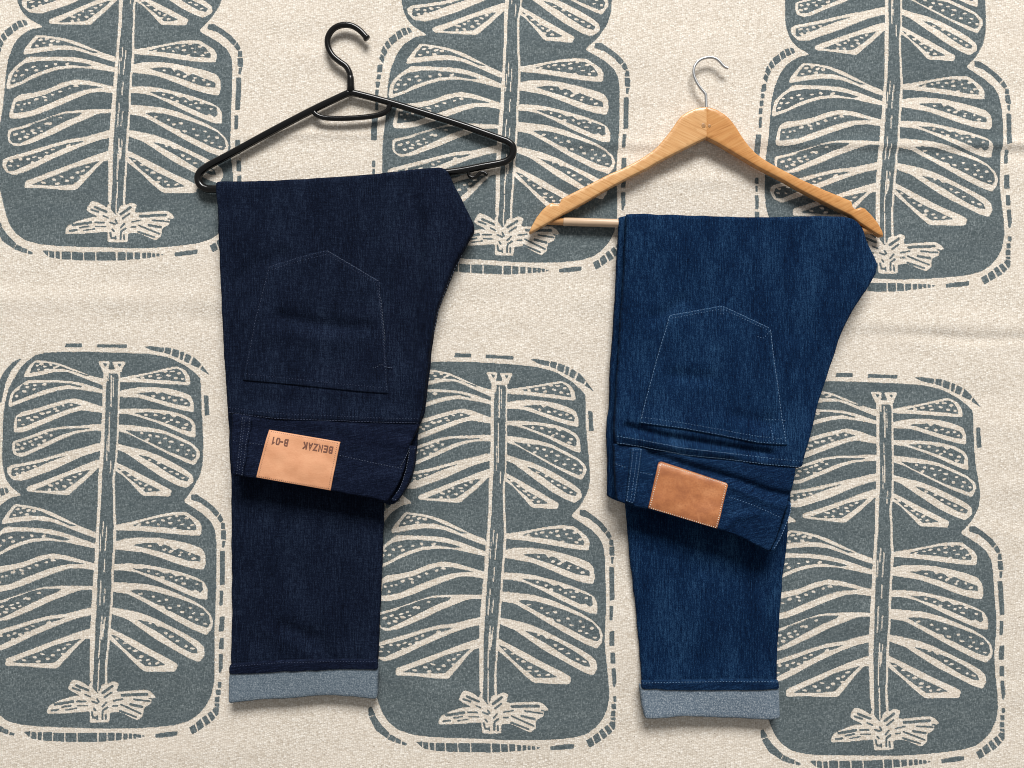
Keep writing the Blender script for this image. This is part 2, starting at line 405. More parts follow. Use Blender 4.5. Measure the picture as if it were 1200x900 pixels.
def dot(fr, x, y, rx=11, ry=5.2, ang=-.12):
    rx *= random.uniform(.75, 1.25); ry *= random.uniform(.75, 1.2); ang += random.uniform(-.3, .3); P = []
    for k in range(8):
        a = k * math.pi / 4; u, w = rx * math.cos(a) * random.uniform(.75, 1.15), ry * math.sin(a) * random.uniform(.75, 1.15)
        P.append((x + u * math.cos(ang) - w * math.sin(ang), y + u * math.sin(ang) + w * math.cos(ang)))
    paint(fr, P, 0.0)

# --- the slate ground of the motif: two lobes
up = can('A', [(215,90),(400,88),(560,92),(700,98),(790,115),(870,155),(915,190),(938,215),(940,300),(945,400),(950,520),(948,610),(935,670),(900,735),(858,792)])
lr = can('B', [(905,140),(950,170),(985,205),(1005,245),(1012,300),(1012,400),(1012,500),(1010,600),(1005,700),(1005,800)])
lb = can('C', [(1005,420),(1003,500),(990,560),(965,610),(930,650),(890,680),(830,700),(740,712),(640,718),(520,720),(400,716),(280,712)])
lc = can('J', [(300,757),(220,748),(150,728),(100,690),(70,645),(50,590)])
ll = can('K', [(65,900),(62,800),(66,700),(78,600),(85,520),(92,440),(105,380),(130,320),(160,280),(210,248)])
ul = can('A', [(97,762),(50,725),(25,690),(12,650),(5,600),(8,520),(12,420),(20,330),(35,265),(60,215),(90,165),(125,130),(165,102)])
paint_c(np.vstack([up, lr, lb, lc, ll, ul]), 1.0, 1)
# --- pale leaves, their dark hearts and flecks
LEAVES = [
('A',[(165,128),(210,132),(270,143),(330,165),(390,190),(440,207),(482,215),(482,248),(420,225),(370,205),(310,182),(250,183),(200,195),(150,205),(107,208),(112,190),(135,150)],
 [(160,138),(215,141),(270,151),(325,173),(380,190),(418,201),(400,204),(340,181),(290,170),(240,170),(190,180),(135,188),(142,165)],
 [(170,153),(205,158),(190,146),(175,172),(215,173),(250,163),(235,150),(262,158)]),
('A',[(125,222),(180,222),(250,222),(320,226),(380,236),(430,252),(480,268),(480,285),(430,275),(380,268),(320,262),(260,272),(200,290),(140,310),(90,330),(42,348),(38,330),(48,285),(70,262)],
 [(110,236),(200,233),(270,233),(330,238),(380,250),(375,258),(320,246),(260,254),(200,270),(150,290),(100,310),(52,328),(54,308),(62,285),(85,262)],
 [(120,240),(160,246),(204,242),(80,265),(125,255),(110,274),(158,264),(75,296)]),
('A',[(100,370),(160,358),(230,335),(290,318),(340,308),(390,318),(440,335),(480,348),(480,375),(430,370),(380,362),(330,375),(280,395),(220,420),(160,445),(110,465),(65,468),(62,440),(70,395)],
 [(78,397),(120,387),(180,370),(240,350),(290,336),(325,326),(380,340),(340,352),(280,372),(220,395),(160,420),(120,438),(76,446)],
 [(90,409),(130,400),(105,430),(165,395),(148,410),(195,378),(224,372),(256,356),(266,366),(292,342),(330,338)]),
('A',[(100,497),(160,475),(220,452),(290,440),(360,437),(430,430),(482,430),(482,458),(420,460),(360,470),(300,492),(230,525),(170,552),(120,575),(92,582),(60,570),(52,540),(58,510)],
 [(110,505),(170,485),(230,462),(290,450),(360,448),(415,445),(420,451),(350,460),(290,478),(230,505),(170,535),(110,562),(75,565),(65,545),(68,515)],
 [(82,525),(112,520),(140,510),(102,541),(78,548),(165,499),(150,525),(187,490),(205,505),(180,525),(237,481),(215,473)]),
('A',[(50,620),(110,610),(180,595),(250,575),(320,555),(400,535),(440,522),(480,515),(478,550),(440,560),(380,580),(310,612),(240,645),(170,670),(100,695),(55,690),(30,660),(28,635)],
 [(52,634),(120,622),(180,610),(250,588),(316,571),(300,580),(240,602),(200,618),(150,640),(100,660),(60,675),(46,668)],
 [(72,640),(102,641),(130,632),(75,661),(105,655),(160,626),(212,599),(178,640)]),
('A',[(128,722),(190,700),(260,672),(330,645),(400,615),(462,592),(467,625),(440,650),(400,690),(360,725),(318,762),(260,758),(190,750),(128,745),(120,735)],
 [(155,738),(210,715),(270,690),(330,665),(400,645),(425,640),(400,665),(350,705),(300,740),(250,742),(200,742)],
 [(235,716),(265,706),(285,692),(322,690),(347,676),(372,662),(228,735),(300,720),(262,733),(330,705)]),
('A',[(552,212),(620,200),(700,185),(760,170),(825,157),(865,175),(885,205),(888,245),(820,242),(740,238),(650,232),(552,230)],
 [(620,212),(690,195),(760,180),(825,166),(850,180),(865,205),(868,232),(800,225),(720,220)],
 [(665,210),(700,204),(735,196),(742,211),(770,181),(786,200),(803,181),(820,211),(836,190),(852,216)]),
('A',[(550,275),(600,262),(660,255),(720,255),(790,262),(850,278),(890,295),(905,330),(905,372),(860,365),(800,350),(720,325),(640,302),(550,300)],
 [(625,285),(680,278),(722,276),(734,288),(752,278),(790,290),(840,300),(875,312),(890,330),(885,348),(840,340),(780,325),(720,308),(670,292)],
 [(760,306),(790,303),(815,317),(848,314),(868,331),(715,296)]),
('A',[(550,358),(620,355),(700,358),(780,365),(850,382),(895,405),(912,430),(912,492),(880,485),(820,460),(740,425),(660,398),(600,382),(550,378)],
 [(620,375),(680,372),(740,375),(765,384),(790,380),(812,398),(828,388),(860,402),(885,415),(898,435),(890,465),(850,455),(790,430),(730,410),(680,395)],
 [(680,385),(725,386),(765,401),(800,408),(830,420),(870,430),(858,447),(780,418)]),
('A',[(546,430),(620,435),(700,445),(770,460),(840,490),(900,520),(930,550),(935,575),(908,622),(870,608),(810,580),(740,545),(660,505),(600,475),(546,460)],
 [(580,455),(640,462),(710,465),(770,475),(840,505),(895,530),(920,560),(915,590),(895,600),(840,578),(780,555),(710,520),(640,490)],
 [(660,471),(700,482),(735,486),(688,502),(772,495),(745,516),(800,511),(790,536),(850,526),(830,551),(880,551),(870,571),(905,576)]),
('A',[(543,520),(600,535),(670,550),(740,575),(810,610),(870,645),(900,670),(905,700),(870,728),(830,715),(760,680),(700,640),(640,600),(580,560),(543,548)],
 [(640,570),(690,580),(740,605),(800,635),(850,660),(885,682),(875,698),(840,690),(780,655),(720,615),(680,595)],
 [(700,596),(740,612),(770,635),(800,652),(828,662),(855,681)]),
('A',[(536,605),(600,635),(660,665),(720,695),(770,722),(803,738),(795,767),(730,765),(668,765),(620,715),(575,670),(536,645)],
 [(540,628),(590,650),(640,685),(690,708),(755,740),(730,745),(680,748),(640,712),(590,675)],
 [(570,646),(602,668),(635,690),(655,706),(682,716),(665,731),(702,735)]),
('B',[(540,222),(600,210),(680,190),(760,170),(820,160),(870,160),(905,185),(930,205),(942,230),(938,272),(860,268),(760,258),(650,248),(540,246)],
 [(612,225),(680,200),(760,182),(820,175),(862,175),(895,195),(918,230),(915,248),(850,245),(760,232)],
 [(650,221),(690,211),(720,202),(762,200),(742,219),(792,190),(797,212),(827,180),(837,201),(852,219),(872,191),(882,236),(897,222),(817,236)]),
('B',[(533,300),(590,285),(660,280),(740,282),(820,295),(890,312),(940,330),(958,355),(962,400),(952,432),(900,425),(830,405),(750,375),(670,350),(600,342),(533,335)],
 [(618,315),(680,305),(735,305),(747,322),(765,312),(790,320),(815,340),(835,330),(900,355),(938,370),(938,395),(880,390),(820,370),(760,350),(700,335)],
 [(700,320),(770,336),(800,345),(848,351),(885,359),(905,380),(840,364)]),
('B',[(530,405),(600,402),(680,408),(770,425),(850,445),(920,470),(955,490),(970,520),(970,572),(930,568),(870,545),(800,515),(720,478),(640,445),(580,435),(530,435)],
 [(610,425),(660,428),(680,425),(740,435),(770,450),(795,445),(820,462),(850,458),(910,478),(945,490),(950,530),(935,540),(915,525),(895,532),(870,520),(800,490),(720,460),(680,450)],
 [(695,438),(735,451),(760,468),(800,466),(875,473),(860,497),(920,499),(825,481),(848,474)]),
('B',[(523,490),(600,495),(680,500),(760,518),(830,545),(900,575),(950,605),(985,640),(998,675),(990,710),(965,738),(900,712),(820,670),(740,625),(660,580),(590,545),(523,535)],
 [(600,530),(640,525),(700,530),(760,545),(830,565),(900,590),(950,615),(980,650),(985,685),(970,705),(920,690),(860,660),(800,630),(775,622),(765,604),(740,600),(690,575),(640,550)],
 [(655,546),(715,559),(775,574),(740,580),(835,601),(890,611),(792,612),(850,631),(905,636),(945,641),(920,666),(958,686),(890,656)]),
('B',[(517,610),(580,620),(650,635),(720,660),(800,700),(870,735),(930,770),(955,795),(958,830),(935,865),(890,850),(810,805),(730,760),(650,705),(590,665),(517,640)],
 [(630,665),(680,675),(720,685),(735,700),(750,698),(790,715),(850,748),(890,775),(920,800),(925,825),(895,822),(840,795),(780,755),(755,738),(730,722),(680,695)],
 [(700,684),(775,730),(800,746),(830,766),(870,791),(900,801)]),
('C',[(508,245),(570,275),(640,310),(720,355),(790,390),(832,415),(820,450),(740,450),(675,450),(630,410),(570,350),(508,300)],
 [(512,275),(545,285),(590,315),(650,350),(720,385),(775,418),(730,425),(680,425),(630,385),(570,335)],
 [(545,296),(580,317),(605,341),(632,352),(660,379),(690,395),(700,413),(735,409),(655,397)]),
('D',[(168,162),(230,168),(300,178),(360,195),(420,220),(480,245),(536,262),(536,288),(480,272),(420,252),(350,232),(280,230),(200,240),(108,255),(110,235),(135,200)],
 [(178,172),(240,178),(300,190),(360,212),(420,232),(465,242),(430,245),(370,222),(310,210),(250,212),(190,220),(140,228),(150,205)],
 [(187,186),(217,180),(203,200),(242,190),(170,212),(235,207),(267,192)]),
('D',[(130,265),(200,265),(280,264),(350,266),(420,280),(480,298),(536,315),(532,335),(470,325),(400,315),(330,315),(260,325),(200,345),(140,370),(90,395),(28,418),(25,395),(38,345),(70,310)],
 [(115,295),(180,283),(250,281),(320,284),(380,290),(435,303),(400,310),(330,303),(260,311),(200,330),(150,350),(100,378),(45,397),(45,375),(60,340),(85,315)],
 [(80,331),(122,326),(70,352),(102,350),(60,376),(155,312),(167,328),(215,308),(258,299),(312,297)]),
('D',[(90,440),(150,432),(220,415),(290,385),(350,370),(410,375),(470,390),(534,405),(534,435),(470,428),(420,432),(360,455),(290,485),(220,515),(150,540),(95,552),(42,552),(40,530),(60,460)],
 [(68,475),(150,455),(210,440),(270,415),(330,393),(390,393),(440,400),(490,408),(440,412),(390,420),(330,440),(270,465),(210,490),(150,515),(100,525),(58,530),(62,500)],
 [(80,489),(110,485),(132,480),(98,511),(165,463),(205,453),(210,467),(242,441),(277,426),(322,411),(352,401)]),
('D',[(100,590),(160,570),(230,545),(300,522),(370,515),(450,510),(531,510),(530,525),(460,530),(390,560),(330,585),(260,620),(190,650),(130,675),(70,685),(38,665),(32,630),(38,605)],
 [(80,605),(130,592),(150,578),(200,562),(240,545),(300,530),(385,525),(370,540),(310,565),(260,590),(200,620),(140,650),(90,672),(55,670),(42,650),(48,615)],
 [(70,628),(105,616),(127,627),(90,650),(150,609),(120,641),(180,598),(157,622),(215,577),(190,613),(232,578),(280,550)]),
('D',[(25,740),(90,720),(160,700),(240,675),(320,652),(400,640),(460,622),(528,605),(526,640),(460,655),(390,680),(320,710),(240,745),(170,780),(110,805),(60,820),(25,805),(8,775),(10,750)],
 [(35,752),(100,735),(170,715),(240,690),(310,670),(400,655),(370,670),(310,688),(240,720),(180,750),(120,775),(65,800),(35,800),(25,775)],
 [(52,756),(95,745),(46,776),(82,776),(130,745),(160,734),(150,760),(185,739),(217,714),(218,731),(245,700),(320,680)]),
('E',[(115,168),(180,145),(260,115),(340,85),(400,62),(460,40),(518,22),(516,68),(480,75),(440,115),(400,160),(352,210),(290,208),(200,200),(110,200)],
 [(140,185),(200,160),(270,135),(340,105),(410,85),(470,70),(440,95),(390,140),(340,185),(290,188),(220,188)],
 [(200,175),(250,160),(285,146),(310,166),(335,151),(267,179),(360,127),(385,120),(407,101),(380,144)]),
]
for fr, o, i, d in LEAVES: paint(fr, o, 0.0)
# trunk (pale edges, dark core), flared top
tl = np.vstack([can('A',[(480,175),(478,250),(474,400),(468,520),(462,620)]), can('B',[(458,0),(456,100),(452,200),(445,300),(440,400),(432,500),(425,600),(420,700),(420,800)]), can('C',[(418,400),(418,500)])])
tr = np.vstack([can('A',[(560,175),(556,300),(552,450),(545,600)]), can('B',[(535,0),(537,100),(542,200),(545,240),(538,330),(532,420),(527,520),(520,620),(513,720),(508,800)]), can('C',[(502,400),(498,520)])])
paint_c(np.vstack([tl, tr[::-1]]), 0.0, 1)
paint('A', [(455,133),(508,133),(510,146),(500,172),(535,172),(524,150),(520,136),(588,135),(566,172),(566,184),(478,184),(474,174)], 0.0)
paint('A', [(509,134),(521,136),(536,168),(505,168)], 1.0, 0)
paint('Q', [(75,375),(80,325),(110,290),(180,255),(260,228),(330,210),(385,212),(350,188),(300,165),(270,140),(285,105),(310,65),(330,55),(380,68),(430,95),(465,125),(480,80),(640,80),(640,100),(700,70),(750,92),(735,130),(725,165),(760,170),(820,165),(900,158),(1020,155),(1060,180),(1095,225),(1050,240),(1050,265),(1040,290),(985,320),(975,350),(970,400),(920,440),(870,420),(800,385),(740,362),(660,370),(655,455),(560,460),(475,460),(475,375),(470,355),(380,360),(250,372),(150,372)], 0.0)
il = np.vstack([can('A',[(496,190),(490,300),(487,450),(482,600)]), can('B',[(475,0),(472,100),(465,200),(462,280),(458,400),(452,500),(448,600),(442,700),(440,800)]), can('C',[(438,400),(433,490)]), can('Q',[(498,130),(548,192)])])
ir = np.vstack([can('A',[(552,190),(548,300),(545,450),(538,600)]), can('B',[(525,0),(528,100),(530,180),(532,230),(528,330),(522,420),(518,520),(510,620),(502,720),(500,800)]), can('C',[(492,400),(488,500)]), can('Q',[(625,90),(585,112),(575,150)])])
paint_c(np.vstack([il, ir[::-1]]), 1.0, 1)
paint('A', [(476,142),(500,143),(490,162)], 1.0, 0); paint('A', [(545,145),(566,145),(556,162)], 1.0, 0)
for fr, o, i, d in LEAVES: paint(fr, i, 1.0, 0)
for fr, o, i, d in LEAVES:
    for x, y in d: dot(fr, x, y)
for a in [(345,110,465,160,26),(310,135,385,160,22),(425,195,480,220,18),(540,235,560,270,20),(490,260,545,280,20),(145,290,320,262,28),(350,262,440,262,20),(210,315,300,300,20),(245,342,355,325,15),(355,303,455,303,15),(115,345,185,338,22),
          (590,185,690,115,28),(610,225,680,175,22),(590,315,630,270,20),(690,258,785,240,18),(770,203,1015,195,30),(885,243,1040,262,20),(1030,235,1055,235,14),(685,308,735,303,18),(760,290,955,380,20),(850,290,970,315,26),(750,350,910,412,20),
          (510,325,530,350,20),(495,360,500,400,22),(500,415,545,415,22),(545,395,545,435,16),(590,430,595,360,22),(595,350,640,318,22),(625,380,625,435,20)]:
    stroke('Q', *a, 1.0)
for fr, x1, y1, x2, y2, w in [('A',518,200,515,345,5.5),('A',502,190,500,225,5),('A',510,370,506,560,4.5),('A',528,210,526,300,4),('A',500,480,498,600,4),('A',518,600,514,660,4.5),('B',500,225,490,345,5),('B',483,205,479,275,5),('B',470,262,467,345,4.5),('B',490,380,485,445,5),('B',471,480,462,600,5),('B',489,520,481,592,4.5),
                              ('B',473,650,460,845,5.5),('B',487,655,478,745,4.5),('C',463,395,455,545,5.5),('C',478,230,473,300,4)]:
    stroke(fr, x1, y1, x2, y2, w, 0.0)
# --- broken border around the motif
DASH = [('A',q) for q in [[(305,50),(380,50),(378,68),(297,68)],[(455,53),(590,55),(588,70),(447,68)],[(670,66),(700,62),(765,70),(758,92),(710,82)],[(772,68),(800,72),(793,102),(765,93)],[(808,74),(838,84),(830,118),(800,106)],[(845,86),(862,92),(850,130),(838,122)],[(870,96),(895,110),(880,142),(858,132)],[(905,112),(940,145),(928,165),(890,148)],[(945,152),(965,178),(982,200),(935,172)],[(953,293),(972,293),(978,385),(957,388)],
  [(97,123),(85,135),(50,175),(25,230),(12,290),(5,325),(-30,330),(-20,260),(10,190),(50,140),(85,122)]]]
DASH += [('B',q) for q in [[(895,78),(920,78),(960,105),(1000,135),(1025,165),(1010,185),(980,150),(940,120),(895,105)],[(1030,170),(1045,200),(1030,212),(1015,190)],[(1036,212),(1050,213),(1052,240),(1032,240)],[(1033,247),(1055,246),(1057,290),(1035,290)],[(1040,297),(1055,296),(1048,328),(1040,328)],[(1030,345),(1052,345),(1052,500),(1030,505)],[(1028,530),(1044,530),(1042,598),(1027,600)],[(1028,655),(1050,650),(1048,720),(1025,722)],[(1028,755),(1047,752),(1045,805),(1024,805)]]]
DASH += [('C',q) for q in [[(1024,368),(1044,366),(1042,430),(1032,460),(1024,450)],[(108,732),(140,730),(135,758)],[(145,732),(166,735),(166,768),(143,762)],[(173,735),(192,735),(192,772),(173,768)],[(200,735),(241,735),(241,775),(200,773)],[(248,737),(298,738),(298,778),(248,776)],[(305,738),(356,738),(356,780),(305,778)],[(363,738),(452,738),(452,780),(363,780)],[(460,738),(496,738),(496,778),(460,780)],[(503,738),(532,740),(532,775),(503,777)],[(540,740),(567,740),(564,772),(540,774)],[(575,742),(593,742),(593,768),(575,770)],[(600,742),(616,742),(616,766),(600,768)],[(622,744),(636,744),(636,764),(622,764)],[(642,746),(656,747),(656,762),(642,762)],[(664,750),(682,752),(664,760)],
  [(725,745),(780,735),(830,730),(828,750),(780,758),(725,762)],[(885,712),(910,696),(923,730),(900,745)],[(916,692),(938,672),(955,706),(930,727)],[(945,667),(962,653),(985,688),(964,704)],[(970,648),(988,635),(1008,665),(990,684)],[(994,630),(1005,617),(1025,621),(1022,650),(1012,660)],[(1002,600),(1026,600),(1025,616),(1006,611)],[(1008,568),(1028,568),(1026,594),(1004,594)],[(1010,535),(1032,535),(1030,560),(1012,560)],[(1020,500),(1036,500),(1034,525),(1020,525)]]]
DASH += [('K',q) for q in [[(172,207),(188,212),(196,228),(184,235)],[(150,215),(166,209),(179,238),(161,245)],[(128,231),(145,219),(157,248),(139,262)],[(96,257),(123,235),(134,266),(110,284)],[(80,278),(91,263),(106,290),(92,303)],[(64,310),(75,285),(91,312),(79,332)],[(55,340),(65,320),(79,336),(72,362)],[(50,369),(70,364),(68,398),(46,400)],[(48,409),(62,409),(60,430),(42,430)],[(40,440),(58,440),(54,465),(40,465)],[(38,475),(52,475),(50,500),(36,500)],[(38,512),(50,512),(48,560),(36,560)],[(22,590),(46,590),(40,690),(16,690)],[(20,780),(34,780),(34,806),(20,806)],[(22,815),(32,815),(32,840),(22,840)]]]
DASH += [('L',q) for q in [[(20,258),(36,258),(36,318),(22,318)],[(20,330),(38,330),(38,400),(20,400)]]]
DASH += [('J',q) for q in [[(5,625),(18,615),(38,652),(8,662)],[(10,668),(38,658),(60,695),(105,740),(92,765),(40,725)],[(110,745),(135,760),(125,780),(96,768)],[(138,762),(160,772),(155,790),(130,782)],[(165,778),(187,788),(182,797),(162,792)]]]
for fr, q in DASH:
    p_ = can(fr, q); paint_c(p_ + np.sign(p_ - p_.mean(0)) * .26, 1.0, 0)
def blur(a, k):
    for ax in (0, 1):
        p = np.cumsum(np.pad(a, [(k + 1, k) if i == ax else (0, 0) for i in (0, 1)], mode='edge'), axis=ax)
        a = (np.take(p, range(2 * k + 1, p.shape[ax]), ax) - np.take(p, range(0, p.shape[ax] - 2 * k - 1), ax)) / (2 * k + 1)
    return a
canvas_s = blur(blur(canvas.astype(np.float64), 1), 1)

# ------------------------------------------------------------------ the rug sheet
def build_rug():
    stp = 1.2
    xs = np.arange(-130, 1331, stp); ys = np.arange(-100, 1001, stp); nx, ny = len(xs), len(ys)
    X, Y = np.meshgrid(xs, ys); val = np.zeros((ny, nx))
    inst = [(k, 0, 0) for k in LM] + [('TR', 462, 6), ('BR', 462, 6), ('BL', 0, 556), ('BM', 0, 556), ('BR', 0, 556)]
    corners = np.array([(x, y) for x in (CX0, 115, 285) for y in (CY0, 640, 880)], float)
    for k, dx, dy in inst:
        d = LM[k]; ks = [q for q in d]
        fwd = tps([LM['BL'][q] for q in ks], [d[q] for q in ks]) if k != 'BL' else (lambda p: p)
        c = fwd(corners) + np.array([dx, dy]); mn = c.min(0) - 12; mx = c.max(0) + 12
        i0, i1 = np.searchsorted(xs, [mn[0], mx[0]]); j0, j1 = np.searchsorted(ys, [mn[1], mx[1]])
        if i1 <= i0 or j1 <= j0: continue
        p = np.stack([X[j0:j1, i0:i1].ravel() - dx, Y[j0:j1, i0:i1].ravel() - dy], 1)
        q = TOCAN[k](p); u = (q[:, 0] - CX0) * CS - .5; v = (q[:, 1] - CY0) * CS - .5
        ok = (u >= 1) & (v >= 1) & (u < CW - 2) & (v < CH - 2)
        u = np.clip(u, 0, CW - 2); v = np.clip(v, 0, CH - 2); ui = u.astype(int); vi = v.astype(int); fu = u - ui; fv = v - vi
        m = (canvas_s[vi, ui] * (1 - fu) + canvas_s[vi, ui + 1] * fu) * (1 - fv) + (canvas_s[vi + 1, ui] * (1 - fu) + canvas_s[vi + 1, ui + 1] * fu) * fv
        m = np.where(ok, m, 0).reshape(j1 - j0, i1 - i0)
        val[j0:j1, i0:i1] = np.maximum(val[j0:j1, i0:i1], m)
    # low relief: the rug has been folded, soft creases run across it
    na, nb_ = Noise(3), Noise(8)
    Z = 1.1 * na(X / 150, Y / 60) + .55 * nb_(X / 46, Y / 22)
    def crease(y0, slope, amp, w, x0=-200, x1=1400, wob=3):
        yy = y0 + slope * (X - 600) + wob * na(X / 60 + 5, Y * 0 + y0)
        g = np.exp(-((Y - yy) / w) ** 2); fade = 1 / (1 + np.exp(-(X - x0) / 25)) / (1 + np.exp((X - x1) / 25))
        return 1.6 * amp * g * fade
    Z += crease(166, .006, .8, 7, 640, 1400) - crease(176, .006, .7, 9, 640, 1400) + crease(157, .0, .9, 6, 300, 460) + crease(212, -.02, .7, 10, 560, 900)
    Z += crease(372, .02, .8, 14, 880) + crease(384, .02, -.9, 7, 1040) + crease(500, .0, .7, 14, 1120) + crease(610, .02, 1.0, 12, 1120) + crease(620, 0, -.7, 14, 1130)
    Z += crease(352, .0, .6, 14, -200, 300) + crease(560, .03, .5, 16, 640, 760) + crease(165, 0.01, .8, 6, 1000, 1400)
    Z -= Z.max() * .5 + .3
    co = toworld(np.stack([X.ravel(), Y.ravel()], 1), Z.ravel()).astype(np.float32)
    idx = np.arange(nx * ny).reshape(ny, nx)
    f = np.stack([idx[:-1, :-1], idx[1:, :-1], idx[1:, 1:], idx[:-1, 1:]], -1).reshape(-1, 4)
    me = bpy.data.meshes.new('rug'); me.vertices.add(len(co)); me.vertices.foreach_set('co', co.ravel())
    me.loops.add(f.size); me.loops.foreach_set('vertex_index', f.ravel().astype(np.int32))
    me.polygons.add(len(f)); me.polygons.foreach_set('loop_start', np.arange(0, f.size, 4, dtype=np.int32))
    me.update(calc_edges=True); me.polygons.foreach_set('use_smooth', np.ones(len(f), bool))
    a = me.attributes.new('print', 'FLOAT', 'POINT'); a.data.foreach_set('value', val.ravel().astype(np.float32))
    me.materials.append(mat_rug()); me.update()
    o = link(bpy.data.objects.new('rug', me))
    o['label'] = 'cream woven rug with slate grey printed trees lying under both hangers and jeans'; o['category'] = 'rug'
build_rug()

# ------------------------------------------------------------------ jeans
M_raw = mat_denim('raw_indigo_denim', (.0014, .0025, .0072), (.0042, .0076, .0195), (.024, .038, .070), fade=.24, cross=1.0)
M_raw_band = mat_denim('raw_indigo_denim_waistband', (.0014, .0025, .0072), (.0040, .0068, .0190), (.021, .032, .066), rot=math.pi / 2 - .16, fade=.2, cross=.8)
M_fade = mat_denim('faded_indigo_denim', (.0008, .0044, .0170), (.0027, .0145, .0470), (.030, .085, .175), fade=.32, cross=.4)
M_fade_band = mat_denim('faded_indigo_denim_waistband', (.0010, .0044, .0160), (.0024, .0130, .0425), (.025, .072, .160), rot=math.pi / 2 - .24, fade=.25, cross=.6)
M_cuffL = mat_cuff('raw_denim_reverse', (.040, .062, .088), (.120, .155, .190), (.34, .38, .41))
M_cuffR = mat_cuff('faded_denim_reverse', (.036, .060, .095), (.135, .175, .220), (.45, .49, .52))
M_thrL = mat_plain('indigo_thread', (.030, .042, .085), .7, n=.3)
M_thrL2 = mat_plain('pale_indigo_thread', (.066, .085, .130), .7, n=.3)
M_thrR = mat_plain('light_blue_thread', (.085, .16, .27), .7, n=.3)
M_thrW = mat_plain('cream_thread', (.72, .66, .56), .7, n=.2)
M_thrD = mat_plain('navy_thread', (.030, .026, .035), .7, n=.2)
M_leaL = mat_leather('natural_tan_leather', (.62, .300, .160), (.54, .245, .122), (.67, .345, .190), .12, .55)
M_leaR = mat_leather('worn_brown_leather', (.40, .152, .060), (.26, .090, .038), (.50, .215, .094), .5, .33)
M_ink = mat_plain('burnt_brown_lettering', (.15, .058, .035), .7, n=.25)
M_emb = mat_plain('faint_embossing', (.30, .098, .036), .6, n=.2)

class Stitches:
    def __init__(s): s.co = []; s.f = []
    def add(s, path, surf, ln=2.6, gap=1.0, w=.55, h=.35, lift=.12, z=None, wob=.15):
        p = resample(path, .5, closed=False); seg = np.hypot(*np.diff(p, axis=0).T); cum = np.concatenate([[0], np.cumsum(seg)]); t = 0
        while t + ln <= cum[-1]:
            a = np.array([np.interp(t, cum, p[:, 0]), np.interp(t, cum, p[:, 1])]); b = np.array([np.interp(t + ln, cum, p[:, 0]), np.interp(t + ln, cum, p[:, 1])])
            j = random.uniform(-wob, wob); d = (b - a) / max(np.hypot(*(b - a)), 1e-6); n = np.array([-d[1], d[0]]); a = a + n * j; b = b + n * j
            za = float(surf(np.array([a[0]]), np.array([a[1]]))[0]); zb = float(surf(np.array([b[0]]), np.array([b[1]]))[0]); m = (a + b) / 2
            zm = float(surf(np.array([m[0]]), np.array([m[1]]))[0]); k = len(s.co)
            q = [(a, za - .3), (a, za - .3), (m, zm + h + lift), (m, zm + h + lift), (b, zb - .3), (b, zb - .3)]
            ww = [.5, .5, 1, 1, .5, .5]
            for i, (pt, zz) in enumerate(q):
                sg = 1 if i % 2 else -1; v = pt + n * sg * w * .5 * ww[i]; s.co.append(toworld([v], [zz])[0])
            # body: raised ridge with side walls
            for (pt, zz, sg) in [(a, za - .6, -1), (a, za - .6, 1), (m, zm - .5, -1), (m, zm - .5, 1), (b, zb - .6, -1), (b, zb - .6, 1)]:
                v = pt + n * sg * w * .55; s.co.append(toworld([v], [zz])[0])
            s.f += [(k, k + 1, k + 3, k + 2), (k + 2, k + 3, k + 5, k + 4), (k, k + 2, k + 8, k + 6), (k + 2, k + 4, k + 10, k + 8), (k + 1, k + 7, k + 9, k + 3), (k + 3, k + 9, k + 11, k + 5)]
            t += ln + gap
    def build(s, name, mat, parent):
        o = mesh_obj(name, s.co, s.f, mat, parent, smooth=False); o['kind'] = 'stuff'; return o

def ridge(x, y, line, amp, w, K=2.5):
    """soft fold following a polyline (flat px)"""
    p = np.stack([np.ravel(x), np.ravel(y)], 1); d = dist_poly(line, p, closed=False).reshape(np.shape(x))
    return K * amp * np.exp(-(d / w) ** 2)

def lerp_edge(pts, dx): return [(x + dx, y) for x, y in pts]

GLYPH = {'B': [([(0, .53), (0, 1), (.74, 1), (.95, .88), (.95, .65), (.78, .53)], 1), ([(0, 0), (0, .53), (.8, .53), (1, .40), (1, .14), (.82, 0)], 1)],
         'E': [([(1, 1), (0, 1), (0, 0), (1, 0)], 0), ([(.05, .51), (.85, .51)], 0)], 'N': [([(0, 0), (0, 1), (1, 0), (1, 1)], 0)], 'Z': [([(0, 1), (1, 1), (0, 0), (1, 0)], 0)],
         'A': [([(0, 0), (.5, 1), (1, 0)], 0), ([(.2, .28), (.8, .28)], 0)], 'K': [([(0, 0), (0, 1)], 0), ([(1, 1), (.06, .46)], 0), ([(.34, .6), (1, 0)], 0)],
         '-': [([(.1, .47), (.8, .47)], 0)], '0': [([(0, .16), (0, .84), (.2, 1), (.8, 1), (1, .84), (1, .16), (.8, 0), (.2, 0)], 1)], '1': [([(.15, .8), (.6, 1), (.6, 0)], 0)]}
